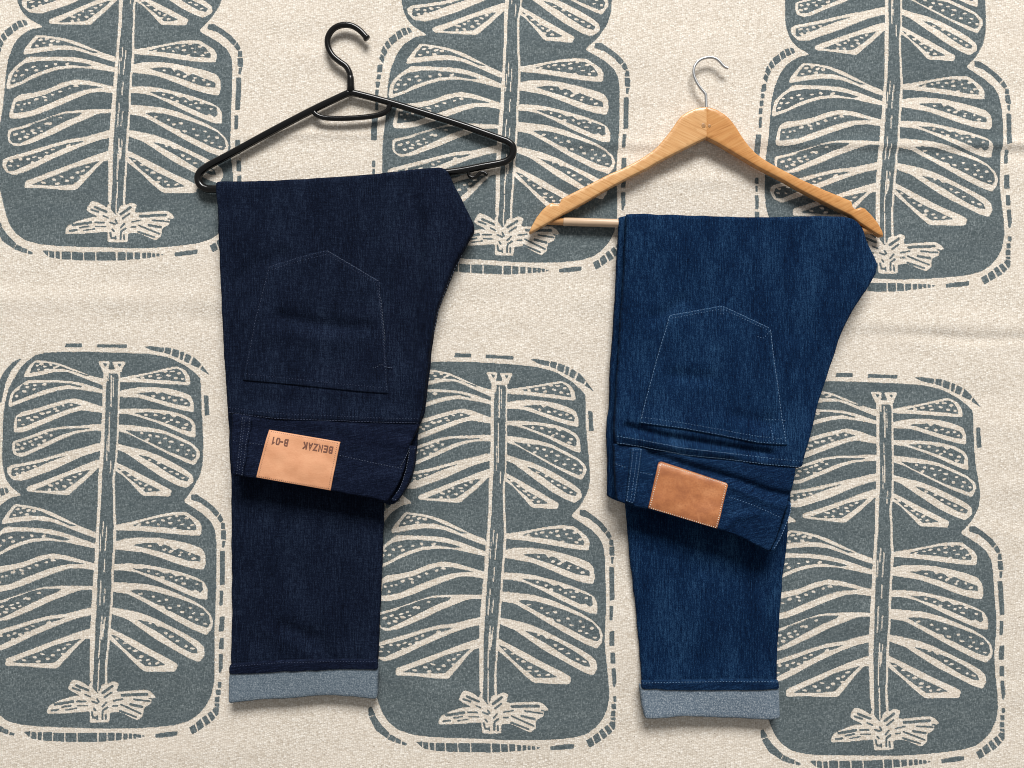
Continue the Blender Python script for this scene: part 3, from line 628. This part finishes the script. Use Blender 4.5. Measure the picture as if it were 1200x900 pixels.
def letters(text, origin, ang, height, z, mat, parent, adv, gw, sw):
    """heavy block capitals: every stroke is a mitred strip, lying just above the leather"""
    ca, sa = math.cos(ang), math.sin(ang); CO = []; FA = []; lay = 0; pen = 0.0
    for ch in text:
        for pts, closed in GLYPH[ch]:
            p = np.array([(pen + sw / 2 + a * (gw - sw), sw / 2 + b * (height - sw)) for a, b in pts]); n = len(p); L = []; Rr = []
            for k in range(n):
                a = p[k] - p[k - 1] if (closed or k > 0) else p[1] - p[0]; b = p[(k + 1) % n] - p[k] if (closed or k < n - 1) else a
                a = a / np.hypot(*a); b = b / np.hypot(*b); m = np.array([-(a + b)[1], (a + b)[0]]); m /= max(np.hypot(*m), 1e-6); q = max(.42, m @ np.array([-a[1], a[0]])); off = m * (sw / 2 / q)
                c = p[k].copy()
                if not closed and k == 0: c = c - a * sw / 2
                if not closed and k == n - 1: c = c + a * sw / 2
                L.append(c + off); Rr.append(c - off)
            base = len(CO); lay += 1
            for l_, r_ in zip(L, Rr):
                for u, v in (l_, r_):
                    x = origin[0] + u * ca + v * sa; y = origin[1] + u * sa - v * ca
                    CO.append(toworld([(x, y)], [float(z(np.array([x]), np.array([y]))[0]) + .012 * (lay % 4)])[0])
            for k in range(n if closed else n - 1):
                i0 = base + 2 * k; i1 = base + 2 * ((k + 1) % n); FA.append((i0, i0 + 1, i1 + 1, i1))
        pen += adv * (.72 if ch in '1-' else 1.0)
    return mesh_obj('lettering', CO, FA, mat, parent, smooth=False)

def make_jeans_left():
    J = thing('jeans', 'dark raw indigo jeans folded over black plastic hanger, stamped tan waist patch', 'jeans')
    n1, n2 = Noise(21), Noise(22)
    # lower leg, lying flat under the folded-over seat
    zl = 8.0
    legtop = lambda x, y: zl + 1.6 * n1(x / 55, y / 45) + .7 * n2(x / 20, y / 30) + ridge(x, y, W([(330, 735), (372, 752), (388, 775)], zl), -1.6, 9) + ridge(x, y, W([(320, 742), (365, 762)], zl), 1.0, 12) + 4.0 * np.clip((y - 745) / 40, 0, 1)
    leg = W([(262, 420), (268, 520), (270, 570), (270.5, 640), (270.5, 700), (270.5, 760), (270.5, 792), (360, 792), (441.5, 790), (442.5, 775), (444, 740), (446, 700), (448, 650), (450, 592), (452, 520), (455, 420)], zl)
    slab('leg', leg, legtop, .4, 3.2, M_raw, J, 4)
    # turned-up cuff, reverse side out, with the dark hem on top
    zc = 16.0
    cufftop = lambda x, y: zc + 1.0 * n2(x / 40, y / 30) + 1.2 * np.sin((x - 268) / 175 * 6.0) * np.clip((y - 790) / 30, 0, 1)
    cuff = slab('cuff', W([(268.6, 781), (323, 779), (378, 777), (442.3, 777), (442.8, 795), (441.9, 820), (425, 818.8), (405.8, 817.3), (390, 815.8), (374.7, 815.9), (358, 817.6), (341.7, 818.8), (322, 819.8), (305, 821), (286, 823.2), (266.9, 825.8), (267.8, 800)], zc), cufftop, 3.0, 2.6, M_cuffL, J, 3.5)
    cuff['label'] = 'pale grey blue turned-up cuff'
    hemtop = lambda x, y: cufftop(x, y) + 2.2
    slab('hem_band', W([(270.3, 778.3), (300, 775.8), (323, 774), (378, 772.4), (441.6, 772.2), (442.8, 778), (442.6, 784.2), (410, 784.3), (378, 785), (323, 787.2), (268.6, 790.2), (268.6, 782)], zc), hemtop, 12.5, 1.2, M_raw_band, cuff, 3)
    st = Stitches(); st.add(W([(271, 780.6), (323, 776.4), (378, 774.8), (441, 774.6)], zc), hemtop, 2.4, .9)
    # second leg / inside layer peeking along the right edge
    z2 = 13.0
    edge = [(541.5, 296), (530.6, 319), (520.8, 344), (513.8, 363), (508.6, 388), (505.2, 410), (502.8, 435), (499.3, 465), (496.3, 486), (490, 500), (488.5, 512), (487.8, 526), (486.6, 540), (483.4, 556), (477.5, 571), (468.5, 584), (462, 590.5), (455, 592)]
    slab('inner_layer', W(edge + [(440, 585), (440, 420), (480, 300), (525, 285)], z2), lambda x, y: z2 + .6 * n2(x / 20, y / 20), 1.0, 2.4, M_raw, J, 5)
    # seat panel folded over the bar
    zs = 24.0
    seat_edge = [(252.5, 212.2), (262, 211.4), (295, 211.2), (322, 210.5), (350, 209), (378, 207.6), (405, 205.7), (428, 203.8), (449, 201.6), (470, 199), (487.5, 196.9), (502, 195.7), (515, 195.2), (520.5, 196.6), (524.6, 200.5), (528.8, 209), (539.8, 231), (549, 249), (555, 261.5), (555.4, 269.8), (550.8, 278), (539.8, 297), (528.8, 319), (519, 344), (512, 363), (507, 388), (503.5, 410), (501, 435), (497.5, 465), (494.5, 485), (492.5, 497.5),
                 (450, 496.5), (400, 494.8), (360, 493.6), (330, 492.3), (300, 489.3), (268.9, 485.2), (267.4, 472.5), (264.5, 450), (262.3, 420), (260.4, 390), (258.5, 344), (256, 300), (253.7, 245), (251.6, 222)]
    E = W(seat_edge, zs)
    def seattop(x, y):
        z = zs + 2.0 * n1(x / 70, y / 60) + .9 * n2(x / 26, y / 22) + 7.0 * np.clip((y - 400) / 90, 0, 1) ** 1.5
        z = z + ridge(x, y, W([(500, 215), (505, 300), (492, 400), (487, 470)], zs), 1.3, 8) + ridge(x, y, W([(487, 235), (490, 320), (478, 420)], zs), -.9, 7)
        z = z + ridge(x, y, W([(330, 372), (380, 382), (430, 384)], zs), -1.6, 8) + ridge(x, y, W([(320, 392), (400, 400)], zs), .9, 10)
        z = z + ridge(x, y, W([(275, 330), (300, 310), (330, 300)], zs), -.9, 9)
        z = z - 1.4 * np.exp(-((y - 470) / 8) ** 2) * np.clip((x - 280) / 40, 0, 1)
        return z
    slab('seat', E, seattop, 3.0, 4.2, M_raw, J, 2.5)
    # waistband
    zw = 38.0
    wb = [(268.8, 484.6), (300, 488.4), (330, 491.2), (360, 492.5), (400, 493.8), (450, 495.6), (491, 496.6), (488, 503), (484, 512), (480, 521), (477.6, 530), (474, 548), (468, 565), (461, 578), (453.5, 588.3), (440, 585.5), (420, 581.4), (388, 575.7), (340, 567.5), (300, 560.8), (272.5, 557.6), (271.4, 548), (269.8, 530), (268.8, 512), (268.5, 497)]
    def bandtop(x, y):
        dv = y - (485 + (x - 268) * .06)
        z = zs + 6.0 + 9.5 * np.clip(dv / 60, 0, 1) + 1.3 * n1(x / 40, y / 26) + .7 * n2(x / 16, y / 12)
        z = z - 1.5 * np.exp(-((dv - 13) / 6) ** 2) + ridge(x, y, W([(400, 505), (440, 512), (475, 520)], zw), 1.2, 7)
        return z - .5 * np.exp(-(dv / 3) ** 2)
    bandbot = lambda x, y: 12 + 16 * np.clip((y - 490) / 50, 0, 1)
    slab('waistband', W(wb, zw), bandtop, bandbot, 2.4, M_raw_band, J, 2.2)
    # pocket
    pk = [(383.3, 292.6), (445.3, 329.6), (446.6, 350), (451.9, 399), (453.5, 429), (455.8, 461.2), (430, 459.6), (400, 456.8), (360, 452.5), (320, 448.6), (285, 445.6), (288, 430), (299, 375), (315.4, 311.4), (345, 302.5)]
    pktop = lambda x, y: seattop(x, y) + 1.9
    pko = slab('back_pocket', W(pk, zs), pktop, lambda x, y: seattop(x, y) - 1.5, 1.3, M_raw, J, 3.4, smooth_it=0)
    for pts in ([(316.5, 312.5), (345, 304), (383.2, 294.2), (444, 330.2)], [(319, 316), (346, 307.6), (383.4, 298), (441, 332), (444.4, 350), (449.6, 399), (451, 429)], [(444.5, 331), (445.3, 350), (450.4, 399), (452, 429), (454, 459)], [(316, 313), (300.6, 375), (290, 430)], [(289, 438), (320, 441.4), (360, 445.4), (400, 449.8), (454, 454.8)]):
        st.add(W(pts, zs), pktop, 2.2, 1.1, .5, .3, 0.0)
    st.add(W([(269.5, 477.5), (300, 481.5), (330, 484.5), (400, 487.5), (450, 489.6), (493, 490.6)], zs), seattop, 2.3, 1.0, .5, .3, 0)
    st.add(W([(269.5, 483), (300, 487.4), (330, 490.4), (400, 492.8), (450, 494.6), (491, 495.4)], zs), seattop, 2.3, 1.0, .5, .2, -.1)
    st.build('stitching', M_thrL, J)
    s2 = Stitches()
    s2.add(W([(436.5, 431.2), (441, 430.2), (447, 426.2), (453, 430.4), (461, 431.2)], zs), pktop, 2.0, .6, .55, .3, 0)
    s2.add(W([(384, 294.2), (414, 311.8), (444, 329.8)], zs), pktop, 2.4, .7, .6, .35, .1); s2.add(W([(444.2, 345), (446.6, 352), (449, 375), (451.5, 399)], zs), pktop, 2.2, 1.2, .5, .3, 0)
    s2.add(W([(271, 516.4), (290, 519), (312, 522)], zw), bandtop, 2.3, 1.0, .5, .3, 0)
    s2.add(W([(397, 533.8), (415, 537.6), (435, 542), (455, 546), (473.5, 549.6)], zw), bandtop, 2.3, .9, .6, .35, .1)
    s2.add(W([(541, 298.5), (530, 320.5), (520, 345), (513, 365), (508, 390)], zs - 6), lambda x, y: np.full(np.shape(x), 15.6), 2.6, 1.6, .7, .4, .1)
    # belt loops
    lt = lambda x, y: bandtop(x, y) + 3.2
    lp = slab('belt_loop', W([(280.9, 488), (293.1, 488.6), (291.5, 510), (288.6, 540), (286.4, 558.5), (276.6, 556.4), (277.6, 535), (279.6, 510)], zw), lt, lambda x, y: bandtop(x, y) - 1, 1.6, M_raw_band, J, 2.6)
    for q in ([(282.6, 490), (279, 553)], [(291.4, 490), (284.8, 556)], [(281.5, 489.6), (292.5, 490.2)], [(277.6, 554), (286, 556.4)], [(285, 492), (282, 553)]): s2.add(W(q, zw), lt, 2.0, .9, .5, .3, 0)
    z_l = lambda x, y: np.full(np.shape(x), 39.0) - 3.5 * np.clip((x - 470) / 14, 0, 1)
    slab('belt_loop', W([(478.5, 522.6), (486.6, 523.4), (486.2, 532), (485, 541), (482.4, 555.5), (477, 570), (469.6, 582.6), (464, 588.6), (457.6, 586.6), (462.6, 580), (469, 569.6), (474.4, 555), (477.5, 540), (478.7, 529)], zw), z_l, 25, 1.8, M_raw_band, J, 2.4)
    for q in ([(479.4, 530), (475.4, 551.5), (470, 569.6), (463, 580.6)], [(478.4, 526.5), (486.4, 526.4)], [(479, 528), (468, 550)], [(459.5, 584.6), (466, 585.8)]): s2.add(W(q, zw + 1), z_l, 2.0, .8, .55, .4, .1)
    s2.build('stitching', M_thrL2, J)
    # leather patch
    zp = 40.0
    c = W([(313.3, 504), (397.6, 518.3), (387.4, 574.9), (300, 559.5)], zp)
    def patchtop(x, y): return bandtop(x, y) * .8 + 37.5 * .2 + 1.6
    pa = slab('leather_patch', c, patchtop, lambda x, y: patchtop(x, y) - 3.2, .7, M_leaL, J, 3, smooth_it=0)
    pa['label'] = 'tan leather patch with dark brown stamped lettering'
    sp = Stitches(); cen = c.mean(0); q = []
    ins = lambda p, k: p + (cen - p) / np.hypot(*(cen - p)) * k
    cc = [ins(p, 3.0) for p in c]
    for i in range(4): sp.add(np.array([cc[i], cc[(i + 1) % 4]]), patchtop, 1.2, 1.1, .95, .3, .05, wob=.1)
    sp.build('stitching', M_thrD, pa)
    ang = math.atan2(c[0][1] - c[1][1], c[0][0] - c[1][0])        # reads upside down, along the upper edge from right to left
    lz = lambda x, y: patchtop(x, y) + .25
    # BENZAK starts at the right
    letters('BENZAK', W([(390.2, 523.7)], zp)[0], ang, 8.3, lz, M_ink, pa, 5.9, 4.9, 1.6); letters('B-01', W([(337.4, 515.2)], zp)[0], ang, 8.3, lz, M_ink, pa, 5.35, 4.6, 1.6)

def make_jeans_right():
    J = thing('jeans', 'faded blue jeans folded over wooden hanger bar, plain brown waist patch', 'jeans')
    n1, n2 = Noise(31), Noise(32)
    zl = 9.0
    legtop = lambda x, y: zl + 1.6 * n1(x / 55, y / 60) + .8 * n2(x / 15, y / 60) + ridge(x, y, W([(893, 640), (898, 730), (905, 795)], zl), -1.3, 3.2) + ridge(x, y, W([(886, 640), (890, 730), (893, 790)], zl), .8, 6) + ridge(x, y, W([(825, 680), (828, 790)], zl), .7, 5) + 3 * np.clip((y - 770) / 30, 0, 1)
    slab('leg', W([(731, 560), (733, 592), (735.5, 622), (738, 650), (741.5, 680), (746, 720), (749.6, 760), (752, 795), (752.5, 812), (830, 812), (911, 812), (911, 787), (912, 760), (914, 725), (918, 680), (922.4, 650), (925, 612), (927.5, 585), (930, 560), (932, 480), (780, 480), (735, 500)], zl), legtop, .4, 3.4, M_fade, J, 4)
    zc = 17.0
    cufftop = lambda x, y: zc + 1.0 * n2(x / 40, y / 30) + 1.0 * np.sin((x - 750) / 160 * 7) * np.clip((y - 810) / 30, 0, 1)
    cuff = slab('cuff', W([(749.6, 804.6), (756, 806), (796.7, 803), (863, 803), (905, 803.5), (913.2, 806.4), (914.4, 822), (914.4, 842.6), (905, 844), (896.7, 844.2), (884, 843.8), (871.7, 843), (854, 842.4), (838, 841.7), (820, 840.6), (803, 840), (791, 840.6), (780, 841.8), (768, 842.8), (755.8, 843.2), (753.4, 830), (751, 816)], zc), cufftop, 3, 2.6, M_cuffR, J, 3.5)
    cuff['label'] = 'speckled pale blue grey turned-up cuff'
    hemtop = lambda x, y: cufftop(x, y) + 2.4
    slab('hem_band', W([(751.6, 798), (772, 797.4), (796.7, 796.8), (846.7, 796), (896.7, 796), (910, 796.4), (912, 797.4), (912.8, 807), (880, 808), (840, 808.4), (796.7, 808.2), (752.3, 807.2)], zc), hemtop, 13, 1.2, M_fade_band, cuff, 3)
    st = Stitches(); st.add(W([(752.6, 800), (796.7, 798.6), (846.7, 797.8), (896.7, 797.8), (911, 798.4)], zc), hemtop, 2.6, .8, .7, .4, .1)
    # back panel showing along the left
    z2 = 14.0
    slab('inner_layer', W([(725.4, 254.2), (733, 252.6), (790, 254), (790, 590), (745, 593), (733, 590.6), (722, 586.5), (710.8, 581), (711.2, 565), (712, 540), (711.4, 526), (711, 508), (711.4, 492), (714, 477), (715.2, 440), (717.6, 405), (721, 348), (724, 291.7)], z2), lambda x, y: z2 + .7 * n2(x / 14, y / 25) + 6 * np.clip((y - 500) / 70, 0, 1), lambda x, y: 1 + 9 * np.clip((y - 480) / 80, 0, 1), 3.0, M_fade, J, 5)
    zs = 26.0
    seat = [(733.6, 250), (745, 249.7), (785, 250.9), (815, 252), (841.7, 253), (880, 253.6), (912.5, 253.7), (955, 253), (975, 253), (989, 253.7), (1000, 255.4), (1007, 260), (1013, 269), (1020, 289), (1026, 301.6), (1029.2, 310), (1028, 319.5), (1020, 334), (1009, 351), (997.5, 368), (987.6, 388), (979, 413.5), (970.6, 439), (960.7, 467), (951, 502.5), (943.7, 525), (937.6, 548.4),
            (900, 545.6), (875, 542), (850, 539.2), (825, 537.2), (800, 534.2), (775, 528.6), (750, 524.2), (721, 520), (719.6, 500), (722, 460), (725.6, 405), (727.8, 371), (730.6, 328.5), (733, 277.5)]
    def seattop(x, y):
        z = zs + 2.1 * n1(x / 60, y / 70) + .9 * n2(x / 20, y / 30) + 7.0 * np.clip((y - 430) / 90, 0, 1) ** 1.5
        z = z + ridge(x, y, W([(735, 500), (780, 512), (840, 522), (900, 531)], zs), -2.6, 4.5) + ridge(x, y, W([(730, 511), (790, 523), (860, 532)], zs), 1.4, 4.0)
        z = z + ridge(x, y, W([(765, 372), (780, 368), (800, 352)], zs), -1.0, 8) + ridge(x, y, W([(790, 440), (830, 444)], zs), -1.3, 8) + ridge(x, y, W([(860, 488), (900, 496)], zs), -1.4, 8) + ridge(x, y, W([(905, 475), (915, 440), (925, 410)], zs), .9, 9)
        z = z + ridge(x, y, W([(985, 270), (1000, 305), (990, 350)], zs), .8, 12)
        return z
    slab('seat', W(seat, zs), seattop, 4, 3.6, M_fade, J, 2.5)
    zw = 40.0
    wb = [(721, 519.4), (750, 523.6), (775, 528), (800, 533.4), (825, 536.4), (850, 538.4), (875, 541.2), (900, 544.6), (937, 547.8), (935, 556), (931, 570), (926, 586), (921, 598), (915, 613), (908.5, 632), (901, 646.4), (888, 640), (874, 633), (860, 626.4), (840, 620), (800, 608.6), (760, 597.4), (745, 594), (731, 589.8), (724, 587.2), (722, 575), (721.4, 560), (720.8, 540)]
    def bandtop(x, y):
        dv = y - (519 + (x - 721) * .14)
        z = zs + 6.2 + 10 * np.clip(dv / 65, 0, 1) + 1.4 * n1(x / 36, y / 24) + .8 * n2(x / 15, y / 11)
        z = z + ridge(x, y, W([(765, 532), (800, 545), (860, 562), (905, 578), (925, 582)], zw), -2.6, 5) + ridge(x, y, W([(860, 571), (900, 588), (917, 592)], zw), 1.3, 5)
        z = z + ridge(x, y, W([(850, 618), (862, 606), (885, 602)], zw), .9, 4)
        return z - .5 * np.exp(-(dv / 3) ** 2)
    slab('waistband', W(wb, zw), bandtop, lambda x, y: 14 + 17 * np.clip((y - 530) / 50, 0, 1), 2.4, M_fade_band, J, 2.2)
    pk = [(846, 357.6), (902.4, 384.6), (906.5, 420), (913, 470), (920.2, 521.2), (903, 520.6), (884, 518.7), (862, 514.4), (842.8, 510.5), (801.7, 503), (748, 496), (757, 462), (770, 416), (784, 369), (815, 363.4)]
    pktop = lambda x, y: seattop(x, y) + 2.2
    slab('back_pocket', W(pk, zs), pktop, lambda x, y: seattop(x, y) - 1.5, 1.4, M_fade, J, 3.4, smooth_it=0)
    for pts in ([(785, 369.8), (815, 364.4), (846, 358.8), (901.4, 385)], [(784.6, 370.5), (771, 416), (758.2, 462), (749.6, 494)], [(902, 386.5), (905.6, 420), (912, 470), (918.6, 519.4)]):
        st.add(W(pts, zs), pktop, 3.2, .2, .6, .3, .05)
    st.add(W([(750, 494.4), (801.7, 501.6), (842.8, 509), (884, 517.2), (919, 519.6)], zs), pktop, 2.6, .9, .6, .3, 0)
    st.build('stitching', M_thrR, J)
    s2 = Stitches()
    for pts in ([(787, 373), (816, 367.6), (846, 362), (900, 387.6)], [(901, 388), (893.6, 397), (886, 394)], [(751, 488.6), (801, 495.6), (842.8, 503), (884, 510.6), (917, 514)], [(900, 490), (904, 516)], [(896, 491), (921, 492.4)], [(844.6, 360), (844, 370)], [(847.6, 360), (846.6, 370)]):
        s2.add(W(pts, zs), pktop, 2.4, .9, .55, .3, 0)
    s2.add(W([(722, 510.6), (750, 515), (800, 524.6), (850, 530.2), (900, 536.6), (939.6, 540)], zs), seattop, 2.4, .9, .6, .3, 0)
    s2.add(W([(722, 518.4), (750, 522.6), (800, 532.4), (850, 537.4), (900, 543.8), (936.6, 546.8)], zs), seattop, 2.2, 1.1, .45, .2, -.1)
    s2.add(W([(722, 544), (735, 548.6)], zw), bandtop, 2.4, .8, .7, .35, .1); s2.add(W([(750, 553.6), (767, 557)], zw), bandtop, 2.4, .8, .6, .35, .1)
    s2.add(W([(853.7, 582.5), (866, 586), (880, 591), (898, 598.6), (914, 606)], zw), bandtop, 2.6, .7, .6, .3, .05)
    lt = lambda x, y: bandtop(x, y) + 3.4
    slab('belt_loop', W([(741, 524.8), (754, 526.2), (751, 545), (747, 568), (743.2, 590.6), (732, 587.4), (735, 565), (738, 545)], zw), lt, lambda x, y: bandtop(x, y) - 1, 1.8, M_fade_band, J, 2.6)
    for q in ([(742.8, 527), (734, 586)], [(752, 528), (741.6, 589)], [(741.6, 526.4), (753.4, 527.6)], [(747.4, 530), (738.6, 586)], [(733, 586), (743, 588.6)]): s2.add(W(q, zw), lt, 2.2, .7, .6, .35, .05)
    zz = lambda x, y: np.full(np.shape(x), 40.0)
    slab('belt_loop', W([(926.4, 588), (928, 594), (926.5, 602), (921, 618), (914, 634), (907.6, 645), (902.6, 647), (909, 634), (916, 617), (921.4, 601), (923.4, 592)], zw), zz, 28, 1.8, M_fade_band, J, 2.4)
    s2.add(W([(926.4, 590), (926.2, 600), (920.6, 616), (913.4, 632.6), (906.6, 643.6)], zw), zz, 2.6, .5, .8, .4, .1)
    s2.build('stitching', M_thrR, J)
    zp = 42.0
    c = W([(772.7, 541.3), (854.2, 567.3), (840.2, 619.5), (759.3, 595.3)], zp)
    def patchtop(x, y): return bandtop(x, y) * .8 + 39.5 * .2 + 1.5 + .5 * n1(x / 22, y / 18)
    pa = slab('leather_patch', resample_keep(np.array([c[0] + (4, .4), c[1] + (-1.5, -.6), c[1] + (0, 1.5), c[2], c[3], c[0] + (-1, 4), c[0] + (.8, .9)]), 3), patchtop, lambda x, y: patchtop(x, y) - 3.2, .5, M_leaR, J, 3, smooth_it=0)
    pa['label'] = 'worn brown leather patch with cream stitching'
    sp = Stitches(); cen = c.mean(0); cc = [p + (cen - p) / np.hypot(*(cen - p)) * k for p, k in zip(c, (3.6, 2.0, 1.9, 1.9))]
    for i in range(4): sp.add(np.array([cc[i], cc[(i + 1) % 4]]), patchtop, 1.35, 1.15, 1.1, .45, .12, wob=.1)
    sp.build('stitching', M_thrW, pa)
    # worn-away embossing: only a few upright strokes are left of it
    em = Stitches(); ux = (c[1] - c[0]) / np.hypot(*(c[1] - c[0])); uy = (c[3] - c[0]) / np.hypot(*(c[3] - c[0])); o = W([(829.5, 565.5)], zp)[0]
    for k in range(7):
        a = o + ux * (k * 2.7) + uy * random.uniform(-.4, .6); em.add(np.array([a, a + uy * random.uniform(4.2, 6.6)]), patchtop, 3.6, .3, .55, .02, .0, wob=.1)
    em.build('embossing', M_emb, pa)
make_jeans_left(); make_jeans_right()

# ------------------------------------------------------------------ black plastic hanger
def make_black_hanger():
    Hn = thing('plastic_hanger', 'black plastic tube hanger with hook and strap clip, holding the dark jeans', 'hanger')
    m = mat_plain('black_gloss_plastic', (.0035, .0035, .0038), .2, spec=.42, n=.1, freq=.6)
    z = 6.2
    arm = [(410.3, 108), (395, 115), (366.7, 128.6), (320, 153), (270, 180.5), (252, 190), (241, 196.4), (234.2, 202.4), (232.2, 209.6), (234.6, 216.6), (241, 220.8), (252, 221.6), (300, 218.6), (380, 212.8), (460, 206.8), (527, 201.8), (565, 195), (588, 190.6), (597, 186.2), (601.4, 179), (600.6, 171), (595, 166), (586, 162.4), (543, 147.2), (500, 133.4), (460, 121), (430, 112.8), (410.3, 108)]
    p = catmull(W(arm, z), 6)
    r = np.interp(np.arange(len(p)), [0, 18, 60, 100, 130, len(p) - 1], [4.1, 4.4, 4.9, 4.4, 4.2, 4.1])
    tube('frame', z3(p, z), r, m, Hn, 18)
    q = catmull(W([(366.2, 127.8), (368.6, 132.4), (374, 136.2), (382, 138.2), (394, 138.9), (406.7, 138.7), (420, 137.9), (433, 136.6), (443, 134.8), (451, 131.8), (455.4, 127.6), (457.2, 122)], z), 6)
    tube('crossbar', z3(q, z), 3.2, m, Hn, 14)
    h = catmull(W([(411, 107), (411, 98), (410.6, 90), (409.3, 84.4), (405.2, 77.6), (397.5, 72), (389.6, 65), (384.8, 55.8), (384, 46), (387.6, 37.6), (394, 32), (402.4, 29.4), (411, 30), (418.4, 33.4), (424.4, 38.4), (429.6, 44.4)], z), 6)
    hk = tube('hook', z3(h, z + .5), 3.7, m, Hn, 16)
    tube('collar', z3(W([(411.1, 107.5), (411.1, 102), (410.9, 95), (410.6, 90.6), (410.5, 89.2)], z), z + .5), [4.9, 4.6, 4.5, 4.4, 3.8], m, hk, 16)
    e = W([(428.3, 43), (429, 43.8), (430, 45), (430.8, 46), (431.2, 46.4)], z); tube('hook_tip', z3(e, z + .5), [3.7, 4.4, 4.7, 4.0, 1.7], m, hk, 14)
    c = catmull(W([(553, 198), (550.2, 199.4), (549, 202.6), (550, 206.2), (553.4, 208.2), (557, 207.4), (560.4, 204.6), (563.8, 202), (567.4, 202.4), (571, 205.2)], z), 6)
    tube('strap_clip', z3(c, z - .4), 2.1, m, Hn, 12, flat=1.6)
make_black_hanger()

# ------------------------------------------------------------------ wooden hanger
def make_wood_hanger():
    Hn = thing('wooden_hanger', 'pale varnished wooden hanger with steel wire hook, holding the faded jeans', 'hanger')
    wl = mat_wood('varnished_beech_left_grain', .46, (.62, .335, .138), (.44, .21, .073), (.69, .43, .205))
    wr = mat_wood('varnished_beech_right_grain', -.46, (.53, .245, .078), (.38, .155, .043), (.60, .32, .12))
    wd = mat_wood('dowel_beech', 0.0, (.56, .29, .12), (.42, .20, .075), (.64, .36, .16)); sl = mat_plain('pale_plastic_sleeve', (.56, .40, .27), .35, spec=.5, n=.06, freq=.05)
    steel = mat_plain('zinc_steel_wire', (.50, .51, .52), .42, metal=1.0, n=.03, freq=.02)
    zt = 16.5
    L = [(829.4, 124.7), (820, 125.3), (814.7, 126.7), (806, 130.6), (799, 135), (794, 141), (789.7, 147.7), (784, 155.6), (778, 163), (771.5, 170.6), (764.8, 176.5), (753, 184.4), (744, 189.6), (730, 196.8), (714.7, 203), (685, 218.4), (662.7, 229.6), (659, 231.8), (657.4, 234), (656.6, 236.8), (654, 238.8), (650.5, 238.2), (648, 236.4), (645, 237.6), (640, 241), (636, 244.7), (628.7, 254), (622.7, 264.7), (620, 271.4), (621.2, 273.2), (626.7, 270), (644, 260.4), (660, 250.8), (685, 237.4), (714.7, 220.2), (733, 210.4), (760, 197), (768.7, 191.6), (799, 176), (818, 166.6), (829.4, 161.0)]
    R = [(827.2, 124.7), (834, 125.6), (841.5, 128.6), (849, 133), (855, 138), (860, 144), (864.5, 150.4), (869, 158), (874, 165), (879.5, 172), (885.6, 178.4), (895, 185.6), (906.7, 192.6), (937, 208.4), (968, 222.3), (985, 229), (999.4, 235), (1000.2, 238), (1001, 242), (1004, 244.2), (1007, 243.2), (1010, 242), (1015, 243.4), (1022.6, 250.7), (1030.4, 260), (1036, 270), (1037.6, 276.2), (1034, 277), (1022.6, 270.2), (1008.6, 261), (997.8, 252.4), (979, 243.6), (958.9, 233.4), (935.6, 221.4), (920, 212.4), (887.5, 195.6), (853, 175), (840, 167.4), (827.2, 161.0)]
    bow = lambda x, y: zt - 3.0 * (np.abs(x - 828) / 208) ** 2
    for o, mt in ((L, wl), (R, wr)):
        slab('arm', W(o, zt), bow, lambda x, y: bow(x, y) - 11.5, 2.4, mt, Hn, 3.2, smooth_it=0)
    for x, y in ((824.4, 147.2), (831.4, 147.6)):
        p = W([(x, y)], zt)[0]; n = 14; rr = 3.1 if x < 828 else 2.2
        ring = [(p[0] + rr * .85 * math.cos(2 * math.pi * k / n), p[1] + rr * math.sin(2 * math.pi * k / n)) for k in range(n)]
        slab('plug', np.array(ring), lambda x, y: bow(x, y) + .12, lambda x, y: bow(x, y) - 1, .4, mat_plain('plug_wood', (.33, .17, .065), .4, n=.15), Hn, 1, smooth_it=0)
    zb = 6.5
    a = W([(640, 259.2)], zb)[0]; b = W([(1024, 270.4)], zb)[0]
    d = tube('trouser_bar', z3([a + (b - a) * t for t in np.linspace(0, 1, 6)], zb), 4.6, wd, Hn, 18)
    tube('sleeve', z3([a + (b - a) * t for t in (.052, .054, .3, .6, .94)], zb), [4.7, 5.2, 5.2, 5.2, 5.2], sl, d, 20)
    zh = 8.0
    h = catmull(W([(827.8, 128), (827.4, 118), (827, 111.4), (825.4, 108.4), (821.6, 104), (816.6, 96.6), (813.2, 88), (813.2, 80), (816, 74.2), (820.6, 70), (826.4, 67.8), (833, 67.2), (839, 68.8), (843.4, 72.2), (847, 76.4), (850.4, 79), (853.4, 79.8)], zh), 14)
    tube('hook', z3(h, zh), 1.75, steel, Hn, 24)
make_wood_hanger()
